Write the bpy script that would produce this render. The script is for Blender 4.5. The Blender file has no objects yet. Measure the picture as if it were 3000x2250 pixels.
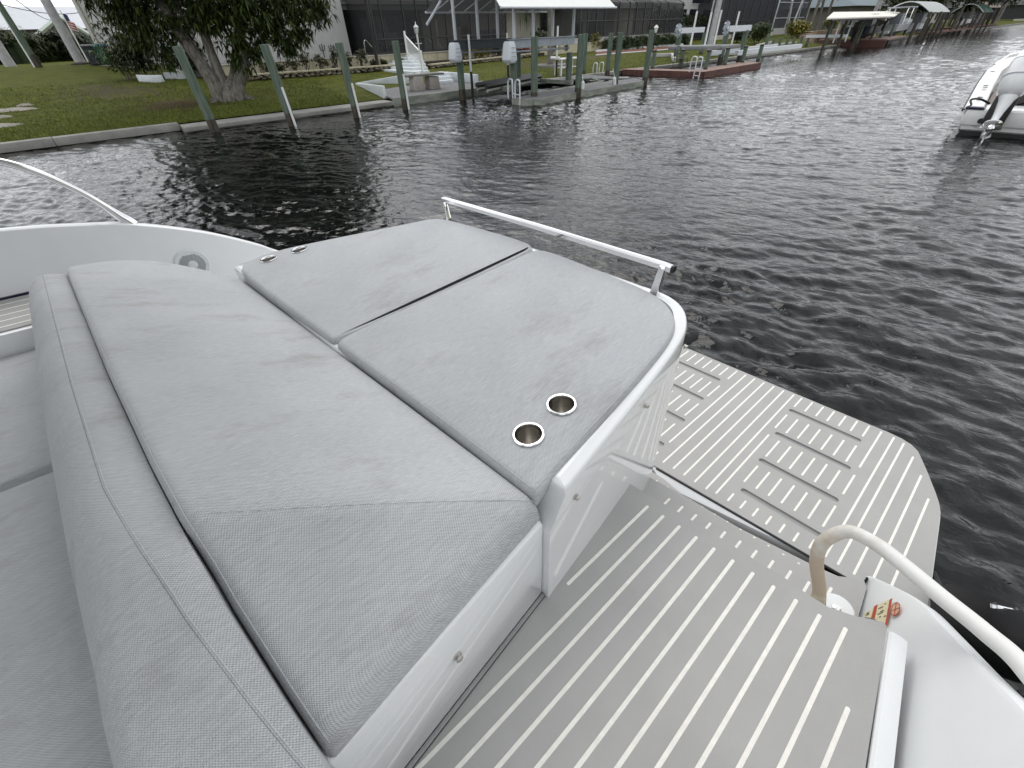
import bpy, bmesh, math, random
from mathutils import Matrix, Vector
R = math.radians
rnd = random.Random(7)
sc = bpy.context.scene
COL = sc.collection

# ------------------------------------------------------------------ camera
CAM_H = 2.1                       # metres above the water
FPX = 1216.0                      # focal length in pixels of the 3000 px wide photograph
YAW, PITCH, ROLL = R(49.97), R(40.38), R(-2.04)
fwd = Vector((math.cos(PITCH)*math.cos(YAW), math.cos(PITCH)*math.sin(YAW), -math.sin(PITCH)))
rt0 = Vector((math.sin(YAW), -math.cos(YAW), 0))
up0 = rt0.cross(fwd)
rt = rt0*math.cos(ROLL) + up0*math.sin(ROLL)
up = -rt0*math.sin(ROLL) + up0*math.cos(ROLL)
cam_data = bpy.data.cameras.new("camera")
cam_data.sensor_fit = 'HORIZONTAL'; cam_data.sensor_width = 36.0
cam_data.lens = FPX/3000*36.0
cam_data.clip_start = 0.05; cam_data.clip_end = 3000
cam = bpy.data.objects.new("camera", cam_data); COL.objects.link(cam)
m = Matrix(((rt.x, up.x, -fwd.x, 0), (rt.y, up.y, -fwd.y, 0), (rt.z, up.z, -fwd.z, CAM_H), (0, 0, 0, 1)))
cam.matrix_world = m
sc.camera = cam

# ------------------------------------------------------------------ sky, sun, exposure
SUN_EL, SUN_AZ = R(50), R(62)    # azimuth measured from +X towards +Y
w = bpy.data.worlds.new("World"); sc.world = w; w.use_nodes = True
nt = w.node_tree; nt.nodes.clear()
def N(t, **k):
    n = nt.nodes.new(t)
    for a, b in k.items(): setattr(n, a, b)
    return n
o = N('ShaderNodeOutputWorld'); bg = N('ShaderNodeBackground'); bg.inputs[1].default_value = 0.1
sky = N('ShaderNodeTexSky'); sky.sky_type = 'NISHITA'; sky.sun_disc = False
sky.sun_elevation = SUN_EL; sky.sun_rotation = R(90) - SUN_AZ
tc = N('ShaderNodeTexCoord'); sep = N('ShaderNodeSeparateXYZ')
nt.links.new(tc.outputs['Generated'], sep.inputs[0])
mz = N('ShaderNodeMath', operation='MAXIMUM'); mz.inputs[1].default_value = 0.0
nt.links.new(sep.outputs['Z'], mz.inputs[0])
az = N('ShaderNodeMath', operation='ADD'); az.inputs[1].default_value = 0.18
nt.links.new(mz.outputs[0], az.inputs[0])
dx = N('ShaderNodeMath', operation='DIVIDE'); dy = N('ShaderNodeMath', operation='DIVIDE')
nt.links.new(sep.outputs['X'], dx.inputs[0]); nt.links.new(az.outputs[0], dx.inputs[1])
nt.links.new(sep.outputs['Y'], dy.inputs[0]); nt.links.new(az.outputs[0], dy.inputs[1])
cb = N('ShaderNodeCombineXYZ'); nt.links.new(dx.outputs[0], cb.inputs[0]); nt.links.new(dy.outputs[0], cb.inputs[1])
cn = N('ShaderNodeTexNoise'); cn.inputs['Scale'].default_value = 1.1; cn.inputs['Detail'].default_value = 7; cn.inputs['Roughness'].default_value = .55
nt.links.new(cb.outputs[0], cn.inputs['Vector'])
cover = N('ShaderNodeValToRGB'); cover.color_ramp.elements[0].position = .28; cover.color_ramp.elements[1].position = .46
nt.links.new(cn.outputs['Fac'], cover.inputs[0])
cn2 = N('ShaderNodeTexNoise'); cn2.inputs['Scale'].default_value = 2.0; cn2.inputs['Detail'].default_value = 6
nt.links.new(cb.outputs[0], cn2.inputs['Vector'])
cl = N('ShaderNodeValToRGB')
cl.color_ramp.elements[0].position = .3; cl.color_ramp.elements[0].color = (7.3, 7.6, 8.0, 1)
cl.color_ramp.elements[1].position = .68; cl.color_ramp.elements[1].color = (13.4, 13.6, 13.8, 1)
nt.links.new(cn2.outputs['Fac'], cl.inputs[0])
mixc = N('ShaderNodeMix', data_type='RGBA')
nt.links.new(cover.outputs[0], mixc.inputs['Factor'])
nt.links.new(sky.outputs[0], mixc.inputs[6]); nt.links.new(cl.outputs[0], mixc.inputs[7])
hz = N('ShaderNodeMapRange'); hz.inputs['From Min'].default_value = 0; hz.inputs['From Max'].default_value = .6; hz.inputs['To Min'].default_value = 1.35; hz.inputs['To Max'].default_value = .95
nt.links.new(mz.outputs[0], hz.inputs['Value'])
hm_ = N('ShaderNodeMix', data_type='RGBA', blend_type='MULTIPLY'); hm_.inputs['Factor'].default_value = 1
nt.links.new(mixc.outputs[2], hm_.inputs[6]); nt.links.new(hz.outputs[0], hm_.inputs[7])
nt.links.new(hm_.outputs[2], bg.inputs[0]); nt.links.new(bg.outputs[0], o.inputs[0])

sd = bpy.data.lights.new("sun", 'SUN'); sd.energy = 1.3; sd.angle = R(45); sd.color = (1, .97, .92)
sun = bpy.data.objects.new("sun", sd); COL.objects.link(sun)
sdir = Vector((math.cos(SUN_EL)*math.cos(SUN_AZ), math.cos(SUN_EL)*math.sin(SUN_AZ), math.sin(SUN_EL)))
sun.rotation_euler = sdir.to_track_quat('Z', 'Y').to_euler(); sun.location = sdir*40
vs = sc.view_settings
vs.view_transform = 'Standard'; vs.look = 'None'; vs.gamma = 1; vs.use_curve_mapping = False
vs.exposure = 0.12

# ------------------------------------------------------------------ measuring helpers (points of the place from the survey of the photograph)
def ray(px, py): return fwd + rt*((px-1500)/FPX) - up*((py-1125)/FPX)
def at_z(px, py, z):
    d = ray(px, py); t = (z-CAM_H)/d.z; return Vector((d.x*t, d.y*t, z))
def at_y(px, py, Y):
    d = ray(px, py); t = Y/d.y; return Vector((d.x*t, Y, CAM_H+d.z*t))
def ground(X, Y): return .2 + .03*min(max(Y-18.5, 0), 29)
def lawn(px, py):
    d = ray(px, py); lo, hi = 5.0, 300.0
    for i in range(50):
        mm = (lo+hi)/2
        if CAM_H + d.z*mm/d.y > ground(0, mm): lo = mm
        else: hi = mm
    return Vector((d.x*lo/d.y, lo, ground(0, lo)))
def ztop(X, Y, py):
    t = (1125-py)/FPX; A = X*up.x+Y*up.y; B = X*fwd.x+Y*fwd.y
    return (t*B-A)/(up.z-t*fwd.z)+CAM_H
# boat frame: x aft, y to starboard, z up, origin at the camera; the hull is trimmed 1.9 and heeled 3 degrees
TRIM, HEEL = R(1.87), R(3.0)
bx_ = Vector((math.cos(TRIM), 0, -math.sin(TRIM)))
by_ = Vector((0, math.cos(HEEL), -math.sin(HEEL))); by_ = (by_ - bx_*bx_.dot(by_)).normalized()
bz_ = bx_.cross(by_)
BM = Matrix(((bx_.x, by_.x, bz_.x, 0), (bx_.y, by_.y, bz_.y, 0), (bx_.z, by_.z, bz_.z, CAM_H), (0, 0, 0, 1)))
def bpl(px, py, a, b, c):          # boat point on the plane z = a + b x + c y
    d = BM.to_3x3().transposed() @ ray(px, py)
    t = a/(d.z-b*d.x-c*d.y); return d*t

# ------------------------------------------------------------------ mesh helpers
class MB:
    def __init__(s): s.v = []; s.f = []
    def add(s, vs_, fs):
        k = len(s.v); s.v += [tuple(q) for q in vs_]; s.f += [[i+k for i in f] for f in fs]; return s
    def box(s, c, d, rz=0, rx=0, ry=0):
        M = Matrix.Rotation(rz, 3, 'Z') @ Matrix.Rotation(ry, 3, 'Y') @ Matrix.Rotation(rx, 3, 'X')
        P = [Vector(c) + M @ Vector((sx*d[0]/2, sy*d[1]/2, sz*d[2]/2)) for sz in (-1, 1) for sy in (-1, 1) for sx in (-1, 1)]
        return s.add(P, [(0,2,3,1),(4,5,7,6),(0,1,5,4),(1,3,7,5),(3,2,6,7),(2,0,4,6)])
    def bb(s, x0, x1, y0, y1, z0, z1): return s.box(((x0+x1)/2, (y0+y1)/2, (z0+z1)/2), (abs(x1-x0), abs(y1-y0), abs(z1-z0)))
    def rings(s, rs, cap0=True, cap1=True, closed=True):
        n = len(rs[0]); k = len(s.v)
        for r_ in rs: s.v += [tuple(q) for q in r_]
        for a in range(len(rs)-1):
            for i in range(n if closed else n-1):
                j = (i+1) % n
                s.f.append([k+a*n+i, k+a*n+j, k+(a+1)*n+j, k+(a+1)*n+i])
        if cap0: s.f.append([k+i for i in range(n)][::-1])
        if cap1: s.f.append([k+(len(rs)-1)*n+i for i in range(n)])
        return s
    def prism(s, poly, z0, z1):
        f0 = z0 if callable(z0) else (lambda x, y: z0); f1 = z1 if callable(z1) else (lambda x, y: z1)
        a = sum(poly[i][0]*poly[(i+1) % len(poly)][1]-poly[(i+1) % len(poly)][0]*poly[i][1] for i in range(len(poly)))
        if a < 0: poly = poly[::-1]
        return s.rings([[(x, y, f0(x, y)) for x, y in poly], [(x, y, f1(x, y)) for x, y in poly]])
    def tube(s, pts, r, n=10, cap=True, flat=1.0):
        pts = [Vector(p) for p in pts]; rs = r if isinstance(r, (list, tuple)) else [r]*len(pts)
        rings = []; prev = None
        for i, p in enumerate(pts):
            t = (pts[min(i+1, len(pts)-1)]-pts[max(i-1, 0)]).normalized()
            if prev is None: a = t.cross(Vector((0, 0, 1)) if abs(t.z) < .9 else Vector((1, 0, 0))).normalized()
            else: a = (prev - t*prev.dot(t)).normalized()
            prev = a; b = t.cross(a)
            rings.append([p + a*(rs[i]*math.cos(2*math.pi*k/n)) + b*(rs[i]*flat*math.sin(2*math.pi*k/n)) for k in range(n)])
        return s.rings(rings, cap, cap)
    def lathe(s, c, prof, n=24, M=None, cap0=True, cap1=True):
        c = Vector(c); rs = []
        for r_, z in prof:
            ring = []
            for k in range(n):
                q = Vector((r_*math.cos(2*math.pi*k/n), r_*math.sin(2*math.pi*k/n), z))
                ring.append(c + (M @ q if M is not None else q))
            rs.append(ring)
        return s.rings(rs, cap0, cap1)
    def blob(s, c, d, seed=0, n=10, m=6, amp=.15):
        rr = random.Random(seed); c = Vector(c); rs = []
        for a in range(m+1):
            th = math.pi*(a/m); ring = []
            for k in range(n):
                ph = 2*math.pi*k/n; q = 1+rr.uniform(-amp, amp)
                if a in (0, m): q = 1
                ring.append(c+Vector((d[0]/2*math.sin(th)*math.cos(ph)*q, d[1]/2*math.sin(th)*math.sin(ph)*q, -d[2]/2*math.cos(th)*q)))
            rs.append(ring)
        return s.rings(rs)
    def grid(s, F, nu, nv):
        k = len(s.v)
        for a in range(nu+1):
            for b in range(nv+1): s.v.append(tuple(F(a/nu, b/nv)))
        for a in range(nu):
            for b in range(nv):
                i = k+a*(nv+1)+b; s.f.append([i, i+nv+1, i+nv+2, i+1])
        return s
    def mesh(s, name, org=(0, 0, 0), angle=35, bevel=0, seg=2, fix=True):
        me = bpy.data.meshes.new(name); ox, oy, oz = org
        me.from_pydata([(x-ox, y-oy, z-oz) for x, y, z in s.v], [], s.f)
        if bevel or fix:
            bm = bmesh.new(); bm.from_mesh(me)
            if fix:
                bmesh.ops.remove_doubles(bm, verts=bm.verts, dist=1e-5)
                bmesh.ops.recalc_face_normals(bm, faces=bm.faces)
            if bevel:
                es = [e for e in bm.edges if len(e.link_faces) == 2 and e.calc_face_angle(0) > R(40)]
                bmesh.ops.bevel(bm, geom=es, offset=bevel, segments=seg, profile=.5, affect='EDGES', clamp_overlap=True)
            bm.to_mesh(me); bm.free()
        me.polygons.foreach_set('use_smooth', [True]*len(me.polygons))
        me.set_sharp_from_angle(angle=R(angle)); me.update()
        return me
FRAME = {}
def setprops(ob, label, cat, group, kind):
    if label: ob['label'] = label
    if cat: ob['category'] = cat
    if group: ob['group'] = group
    if kind: ob['kind'] = kind
def place(ob, org, frame):
    ob.matrix_world = (BM if frame == 'B' else Matrix.Identity(4)) @ Matrix.Translation(Vector(org))
def thing(name, label, cat, org, group=None, frame='W', kind=None):
    ob = bpy.data.objects.new(name, None); ob.empty_display_size = .2; COL.objects.link(ob)
    place(ob, org, frame); FRAME[ob] = Vector(org); setprops(ob, label, cat, group, kind); return ob
def single(name, label, cat, mb, mat, org, group=None, frame='W', kind=None, **k):
    me = mb if isinstance(mb, bpy.types.Mesh) else mb.mesh(name, org, **k)
    ob = bpy.data.objects.new(name, me); COL.objects.link(ob); me.materials.append(mat)
    place(ob, org, frame); FRAME[ob] = Vector(org); setprops(ob, label, cat, group, kind); return ob
def part(root, name, mb, mat, parent=None, label=None, kind=None, **k):
    o_ = FRAME[root]
    me = mb if isinstance(mb, bpy.types.Mesh) else mb.mesh(name, o_, **k)
    ob = bpy.data.objects.new(name, me); COL.objects.link(ob)
    if not me.materials: me.materials.append(mat)
    ob.parent = parent or root
    if label: ob['label'] = label
    if kind: ob['kind'] = kind
    return ob
def inst(root, name, me, loc, rot=(0, 0, 0), scl=(1, 1, 1), parent=None):      # a piece that shares mesh data
    ob = bpy.data.objects.new(name, me); COL.objects.link(ob); ob.parent = parent or root
    ob.location = Vector(loc) - FRAME[root]; ob.rotation_euler = rot; ob.scale = scl; return ob
def structure(name, mb, mat, org=(0, 0, 0), kind='structure', **k):
    return single(name, None, None, mb, mat, org, kind=kind, **k)
def smooth_poly(pts, it=2, closed=True):
    pts = [Vector(p) for p in pts]
    for _ in range(it):
        out = []; n = len(pts)
        for i in range(n if closed else n-1):
            a, b = pts[i], pts[(i+1) % n]; out += [a*.75+b*.25, a*.25+b*.75]
        if not closed: out = [pts[0]]+out+[pts[-1]]
        pts = out
    return pts
def spline(pts, n=8):
    pts = [Vector(p) for p in pts]; out = []
    for i in range(len(pts)-1):
        p0, p1, p2, p3 = pts[max(i-1, 0)], pts[i], pts[i+1], pts[min(i+2, len(pts)-1)]
        for k in range(n):
            t = k/n
            out.append(.5*((2*p1)+(p2-p0)*t+(2*p0-5*p1+4*p2-p3)*t*t+(3*p1-p0-3*p2+p3)*t**3))
    return out+[pts[-1]]

# ------------------------------------------------------------------ materials
def mat(name, col, rough=.6, metal=0, var=0, vscale=8, bump=0, bscale=40, col2=None, spec=.5, coat=0, stretch=(1, 1, 1), detail=5, trans=0):
    M = bpy.data.materials.new(name); M.use_nodes = True; t = M.node_tree; b = t.nodes['Principled BSDF']
    b.inputs['Base Color'].default_value = (*col, 1); b.inputs['Roughness'].default_value = rough; b.inputs['Metallic'].default_value = metal
    b.inputs['Specular IOR Level'].default_value = spec; b.inputs['Coat Weight'].default_value = coat
    if trans: b.inputs['Alpha'].default_value = 1-trans
    if var or bump or col2:
        tcn = t.nodes.new('ShaderNodeTexCoord'); mp = t.nodes.new('ShaderNodeMapping'); mp.inputs['Scale'].default_value = stretch
        t.links.new(tcn.outputs['Object'], mp.inputs[0])
    if var or col2:
        nz = t.nodes.new('ShaderNodeTexNoise'); nz.inputs['Scale'].default_value = vscale; nz.inputs['Detail'].default_value = detail; nz.inputs['Roughness'].default_value = .6
        t.links.new(mp.outputs[0], nz.inputs['Vector'])
        rp = t.nodes.new('ShaderNodeValToRGB')
        c2 = col2 or tuple(min(1, c*(1+var)) for c in col); c1 = col if col2 else tuple(c*(1-var) for c in col)
        rp.color_ramp.elements[0].color = (*c1, 1); rp.color_ramp.elements[1].color = (*c2, 1)
        rp.color_ramp.elements[0].position = .36; rp.color_ramp.elements[1].position = .64
        t.links.new(nz.outputs['Fac'], rp.inputs[0]); t.links.new(rp.outputs[0], b.inputs['Base Color'])
    if bump:
        n2 = t.nodes.new('ShaderNodeTexNoise'); n2.inputs['Scale'].default_value = bscale; n2.inputs['Detail'].default_value = 4
        t.links.new(mp.outputs[0], n2.inputs['Vector'])
        bp = t.nodes.new('ShaderNodeBump'); bp.inputs['Strength'].default_value = 1; bp.inputs['Distance'].default_value = bump
        t.links.new(n2.outputs['Fac'], bp.inputs['Height']); t.links.new(bp.outputs[0], b.inputs['Normal'])
    return M
def leafmat(name, c1, c2, rough=.55):
    M = bpy.data.materials.new(name); M.use_nodes = True; t = M.node_tree; b = t.nodes['Principled BSDF']
    g = t.nodes.new('ShaderNodeNewGeometry'); rp = t.nodes.new('ShaderNodeValToRGB')
    rp.color_ramp.elements[0].color = (*c1, 1); rp.color_ramp.elements[1].color = (*c2, 1)
    t.links.new(g.outputs['Random Per Island'], rp.inputs[0]); t.links.new(rp.outputs[0], b.inputs['Base Color'])
    b.inputs['Roughness'].default_value = rough; b.inputs['Specular IOR Level'].default_value = .35
    return M
def fabric():
    M = bpy.data.materials.new('woven_fabric'); M.use_nodes = True; t = M.node_tree; b = t.nodes['Principled BSDF']; L = t.links.new
    def n(ty, **k):
        q = t.nodes.new(ty)
        for a, c in k.items(): setattr(q, a, c)
        return q
    tcn = n('ShaderNodeTexCoord'); s3 = n('ShaderNodeSeparateXYZ'); L(tcn.outputs['Object'], s3.inputs[0])
    def wave(sock, k):
        a = n('ShaderNodeMath', operation='MULTIPLY'); a.inputs[1].default_value = k; L(sock, a.inputs[0])
        c = n('ShaderNodeMath', operation='SINE'); L(a.outputs[0], c.inputs[0]); return c.outputs[0]
    K = 2*math.pi/.0052
    # a little warp so that the threads do not run dead straight
    wz_ = n('ShaderNodeTexNoise'); wz_.inputs['Scale'].default_value = 9; L(tcn.outputs['Object'], wz_.inputs['Vector'])
    wm = n('ShaderNodeMath', operation='MULTIPLY'); wm.inputs[1].default_value = .004; L(wz_.outputs['Fac'], wm.inputs[0])
    xs = n('ShaderNodeMath', operation='ADD'); L(s3.outputs['X'], xs.inputs[0]); L(wm.outputs[0], xs.inputs[1])
    xz = n('ShaderNodeMath', operation='ADD'); L(xs.outputs[0], xz.inputs[0]); L(s3.outputs['Z'], xz.inputs[1])
    ys = n('ShaderNodeMath', operation='ADD'); L(s3.outputs['Y'], ys.inputs[0]); L(wm.outputs[0], ys.inputs[1])
    wx = wave(xz.outputs[0], K); wy = wave(ys.outputs[0], K)
    pr = n('ShaderNodeMath', operation='MULTIPLY'); L(wx, pr.inputs[0]); L(wy, pr.inputs[1])      # basket weave
    mp = n('ShaderNodeMapping'); mp.inputs['Scale'].default_value = (34, 300, 120); L(tcn.outputs['Object'], mp.inputs[0])
    st = n('ShaderNodeTexNoise'); st.inputs['Scale'].default_value = 1; st.inputs['Detail'].default_value = 3; L(mp.outputs[0], st.inputs['Vector'])
    big = n('ShaderNodeTexNoise'); big.inputs['Scale'].default_value = 3.2; big.inputs['Detail'].default_value = 5; L(tcn.outputs['Object'], big.inputs['Vector'])
    mp2 = n('ShaderNodeMapping'); mp2.inputs['Scale'].default_value = (2.5, 6, 4); mp2.inputs['Location'].default_value = (3, 1, 0); L(tcn.outputs['Object'], mp2.inputs[0])
    sta = n('ShaderNodeTexNoise'); sta.inputs['Scale'].default_value = 1; sta.inputs['Detail'].default_value = 6; sta.inputs['Roughness'].default_value = .7; L(mp2.outputs[0], sta.inputs['Vector'])
    def mul(s, k, off=0):
        a = n('ShaderNodeMath', operation='MULTIPLY_ADD'); a.inputs[1].default_value = k; a.inputs[2].default_value = off; L(s, a.inputs[0]); return a.outputs[0]
    def add(a_, b_):
        a = n('ShaderNodeMath', operation='ADD'); L(a_, a.inputs[0]); L(b_, a.inputs[1]); return a.outputs[0]
    val = add(add(mul(pr.outputs[0], .22, .5), mul(st.outputs['Fac'], .6, -.30)), mul(big.outputs['Fac'], .35, -.17))
    rp = n('ShaderNodeValToRGB'); rp.color_ramp.elements[0].position = .12; rp.color_ramp.elements[1].position = .88
    rp.color_ramp.elements[0].color = (.31, .325, .345, 1); rp.color_ramp.elements[1].color = (.64, .655, .672, 1)
    L(val, rp.inputs[0])
    sr = n('ShaderNodeValToRGB'); sr.color_ramp.elements[0].position = .53; sr.color_ramp.elements[1].position = .72
    sr.color_ramp.elements[0].color = (0, 0, 0, 1); sr.color_ramp.elements[1].color = (.9, .9, .9, 1); L(sta.outputs['Fac'], sr.inputs[0])
    mx = n('ShaderNodeMix', data_type='RGBA', blend_type='MULTIPLY'); L(sr.outputs[0], mx.inputs['Factor']); L(rp.outputs[0], mx.inputs[6]); mx.inputs[7].default_value = (.74, .69, .67, 1)
    L(mx.outputs[2], b.inputs['Base Color']); b.inputs['Roughness'].default_value = .85; b.inputs['Specular IOR Level'].default_value = .2
    b.inputs['Sheen Weight'].default_value = .15
    bp = n('ShaderNodeBump'); bp.inputs['Strength'].default_value = .7; bp.inputs['Distance'].default_value = .0012
    L(add(pr.outputs[0], st.outputs['Fac']), bp.inputs['Height']); L(bp.outputs[0], b.inputs['Normal'])
    return M
def foam(name, c, dots=0):
    return mat(name, c, .8, var=.035, vscale=5, bump=.0006, bscale=420, spec=.25)
M_FAB = fabric()
M_GEL = mat('white_gelcoat', (.77, .785, .795), .06, col2=(.83, .84, .845), vscale=2.2, spec=.55, coat=.5, detail=8)
M_GELM = mat('white_gelcoat_satin', (.78, .795, .805), .34, var=.02, vscale=4, bump=.0004, bscale=300)
M_PAD = foam('grey_deck_foam', (.388, .382, .375)); M_STR = mat('white_foam_line', (.82, .80, .75), .8, var=.05, vscale=60, bump=.0005, bscale=500, spec=.2)
M_GRV = mat('grey_foam_groove', (.30, .30, .30), .75, var=.05)
M_STEEL = mat('polished_steel', (.80, .80, .80), .10, 1.0, var=.03, vscale=20)
M_BRUSH = mat('brushed_steel', (.55, .53, .50), .28, 1.0, var=.1, vscale=30, stretch=(1, 1, 6))
M_BLACK = mat('black_rubber', (.012, .012, .013), .45, var=.2, vscale=20)
M_GLOSSBLK = mat('satin_black', (.006, .006, .007), .55, var=.2, spec=.15)
M_SEAM = mat('stitch_thread', (.50, .515, .53), .8, var=.1, vscale=200)
M_SEAMD = mat('seam_shadow', (.22, .23, .25), .9, var=.1, vscale=200)
M_NAVY = mat('navy_enamel', (.012, .014, .045), .15, var=.05)
M_CABLE = mat('white_vinyl_cable', (.74, .74, .72), .5, col2=(.66, .62, .54), vscale=3.2, bump=.0008, bscale=60)
def aged_cable():
    M = mat('white_vinyl_yellowing', (.74, .74, .72), .5, bump=.0008, bscale=60, var=.03, vscale=9); t = M.node_tree; b = t.nodes['Principled BSDF']
    tcn = t.nodes.new('ShaderNodeTexCoord'); sp = t.nodes.new('ShaderNodeSeparateXYZ'); t.links.new(tcn.outputs['Object'], sp.inputs[0])
    nz = t.nodes.new('ShaderNodeTexNoise'); nz.inputs['Scale'].default_value = 18; nz.inputs['Detail'].default_value = 6; t.links.new(tcn.outputs['Object'], nz.inputs['Vector'])
    ma = t.nodes.new('ShaderNodeMath'); ma.operation = 'MULTIPLY_ADD'; ma.inputs[1].default_value = .35; t.links.new(nz.outputs['Fac'], ma.inputs[0])
    t.links.new(sp.outputs['Z'], ma.inputs[2])
    rp = t.nodes.new('ShaderNodeValToRGB'); rp.color_ramp.elements[0].position = .42; rp.color_ramp.elements[0].color = (.48, .39, .29, 1); rp.color_ramp.elements[1].position = .60; rp.color_ramp.elements[1].color = (.72, .72, .70, 1)
    t.links.new(ma.outputs[0], rp.inputs[0]); t.links.new(rp.outputs[0], b.inputs['Base Color']); return M
M_CABLE = aged_cable()
M_CABLEEND = mat('yellowed_vinyl', (.55, .47, .36), .55, var=.18, vscale=20)
M_LABELY = mat('sticker_yellow', (.70, .64, .42), .5, var=.1, vscale=60); M_LABELR = mat('sticker_red', (.45, .07, .04), .5, var=.1, vscale=60)
M_INK = mat('sticker_ink', (.05, .05, .05), .6, var=.1)
M_GRILLE = mat('speaker_grille', (.70, .73, .72), .55, var=.03); M_HOLE = mat('grille_hole', (.16, .17, .17), .7, var=.1)
M_WOODG = mat('treated_pile_green', (.055, .10, .07), .85, col2=(.14, .165, .13), vscale=3, bump=.012, bscale=10, stretch=(5, 5, .6))
M_WOODD = mat('wet_pile_wood', (.020, .018, .015), .7, col2=(.075, .058, .042), vscale=5, bump=.01, bscale=10, stretch=(3, 3, .8))
M_PVC = mat('white_pvc', (.72, .73, .72), .4, var=.04)
M_CONC = mat('seawall_concrete', (.21, .205, .19), .85, col2=(.31, .30, .275), vscale=1.6, bump=.006, bscale=14, detail=8)
M_CONCD = mat('wet_concrete', (.06, .055, .045), .6, col2=(.20, .19, .15), vscale=2.5, bump=.01, bscale=9, stretch=(1, 1, 3))
M_CONCL = mat('white_painted_wall', (.62, .66, .68), .8, var=.07, vscale=3, bump=.004, bscale=20)
M_STUCCO = mat('cream_stucco', (.46, .44, .37), .9, var=.06, vscale=2, bump=.01, bscale=30)
M_STUCCOW = mat('white_stucco', (.46, .46, .445), .9, var=.04, vscale=2, bump=.01, bscale=30)
M_STUCCOY = mat('weathered_cream_wall', (.55, .51, .38), .9, col2=(.40, .36, .24), vscale=2.4, bump=.008, bscale=20, stretch=(2, 1, .6))
M_DARKM = mat('bronze_aluminium', (.022, .021, .021), .45, var=.1)
M_SHADE = mat('dark_interior', (.03, .03, .033), .8, var=.2)  # near-black wall colour with the shade already put into it
M_GLASS = mat('dark_window_glass', (.015, .018, .022), .06, var=.1)
M_SCREEN = mat('insect_screen', (.03, .031, .033), .8, var=.05, trans=.36)
M_SCREENB = mat('dense_insect_screen', (.022, .024, .03), .8, var=.05, trans=.22)
M_ALU = mat('painted_aluminium', (.60, .63, .66), .4, var=.05)
M_GREYM = mat('grey_galvanised_steel', (.28, .31, .34), .45, .4, var=.12, vscale=6)
M_CANV = mat('white_canopy_vinyl', (.78, .79, .76), .55, var=.03, vscale=2); M_CANVU = mat('canopy_cream_vinyl', (.70, .67, .60), .6, var=.04)
M_DOCK = mat('grey_dock_boards', (.105, .105, .115), .85, col2=(.17, .17, .175), vscale=6, bump=.004, bscale=20)
M_DOCKF = mat('dock_fascia_weathered', (.16, .18, .15), .85, col2=(.30, .31, .27), vscale=3, bump=.006, bscale=14, stretch=(.5, 1, 2))
M_RED = mat('redbrown_deck', (.21, .135, .11), .85, col2=(.28, .20, .17), vscale=4, bump=.004, bscale=20)
M_REDF = mat('dark_red_fascia', (.075, .032, .024), .8, col2=(.13, .06, .05), vscale=4)
M_BARK = mat('tree_bark', (.085, .078, .062), .95, col2=(.22, .205, .18), vscale=6, bump=.05, bscale=9, stretch=(2, 2, .5))
M_STONE = mat('rubble_stone', (.13, .11, .085), .95, col2=(.30, .27, .21), vscale=3, bump=.02, bscale=12)
M_UTIL = mat('concrete_utility_pole', (.33, .33, .34), .85, col2=(.46, .46, .47), vscale=3, bump=.004, bscale=20)
M_ROOFM = mat('grey_metal_roof', (.42, .44, .48), .5, var=.05, vscale=2); M_ROOFS = mat('grey_shingle_roof', (.10, .095, .095), .9, var=.15, vscale=12)
M_WALLG = mat('taupe_house_wall', (.20, .19, .17), .9, var=.06)
M_TRIM = mat('pale_green_trim', (.50, .56, .50), .7, var=.05)
M_SOIL = mat('dark_soil', (.035, .025, .017), .95, var=.3, vscale=12, bump=.03, bscale=12)
M_SAND = mat('pale_sand', (.27, .255, .22), .95, var=.15, vscale=10, bump=.02, bscale=20)
L_MANGO = leafmat('mango_leaves', (.008, .018, .006), (.065, .095, .020)); L_DARK = leafmat('dark_hedge_leaves', (.008, .016, .006), (.03, .05, .014))
L_MID = leafmat('shrub_leaves', (.02, .04, .010), (.07, .10, .025)); L_YEL = leafmat('yellow_croton_leaves', (.08, .09, .012), (.30, .26, .05)); L_RED = leafmat('red_flowers', (.12, .02, .012), (.25, .06, .03))
L_PALM = leafmat('palm_fronds', (.015, .03, .010), (.06, .085, .03)); L_OLIVE = leafmat('olive_shrub_leaves', (.03, .04, .015), (.10, .11, .04))
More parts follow.
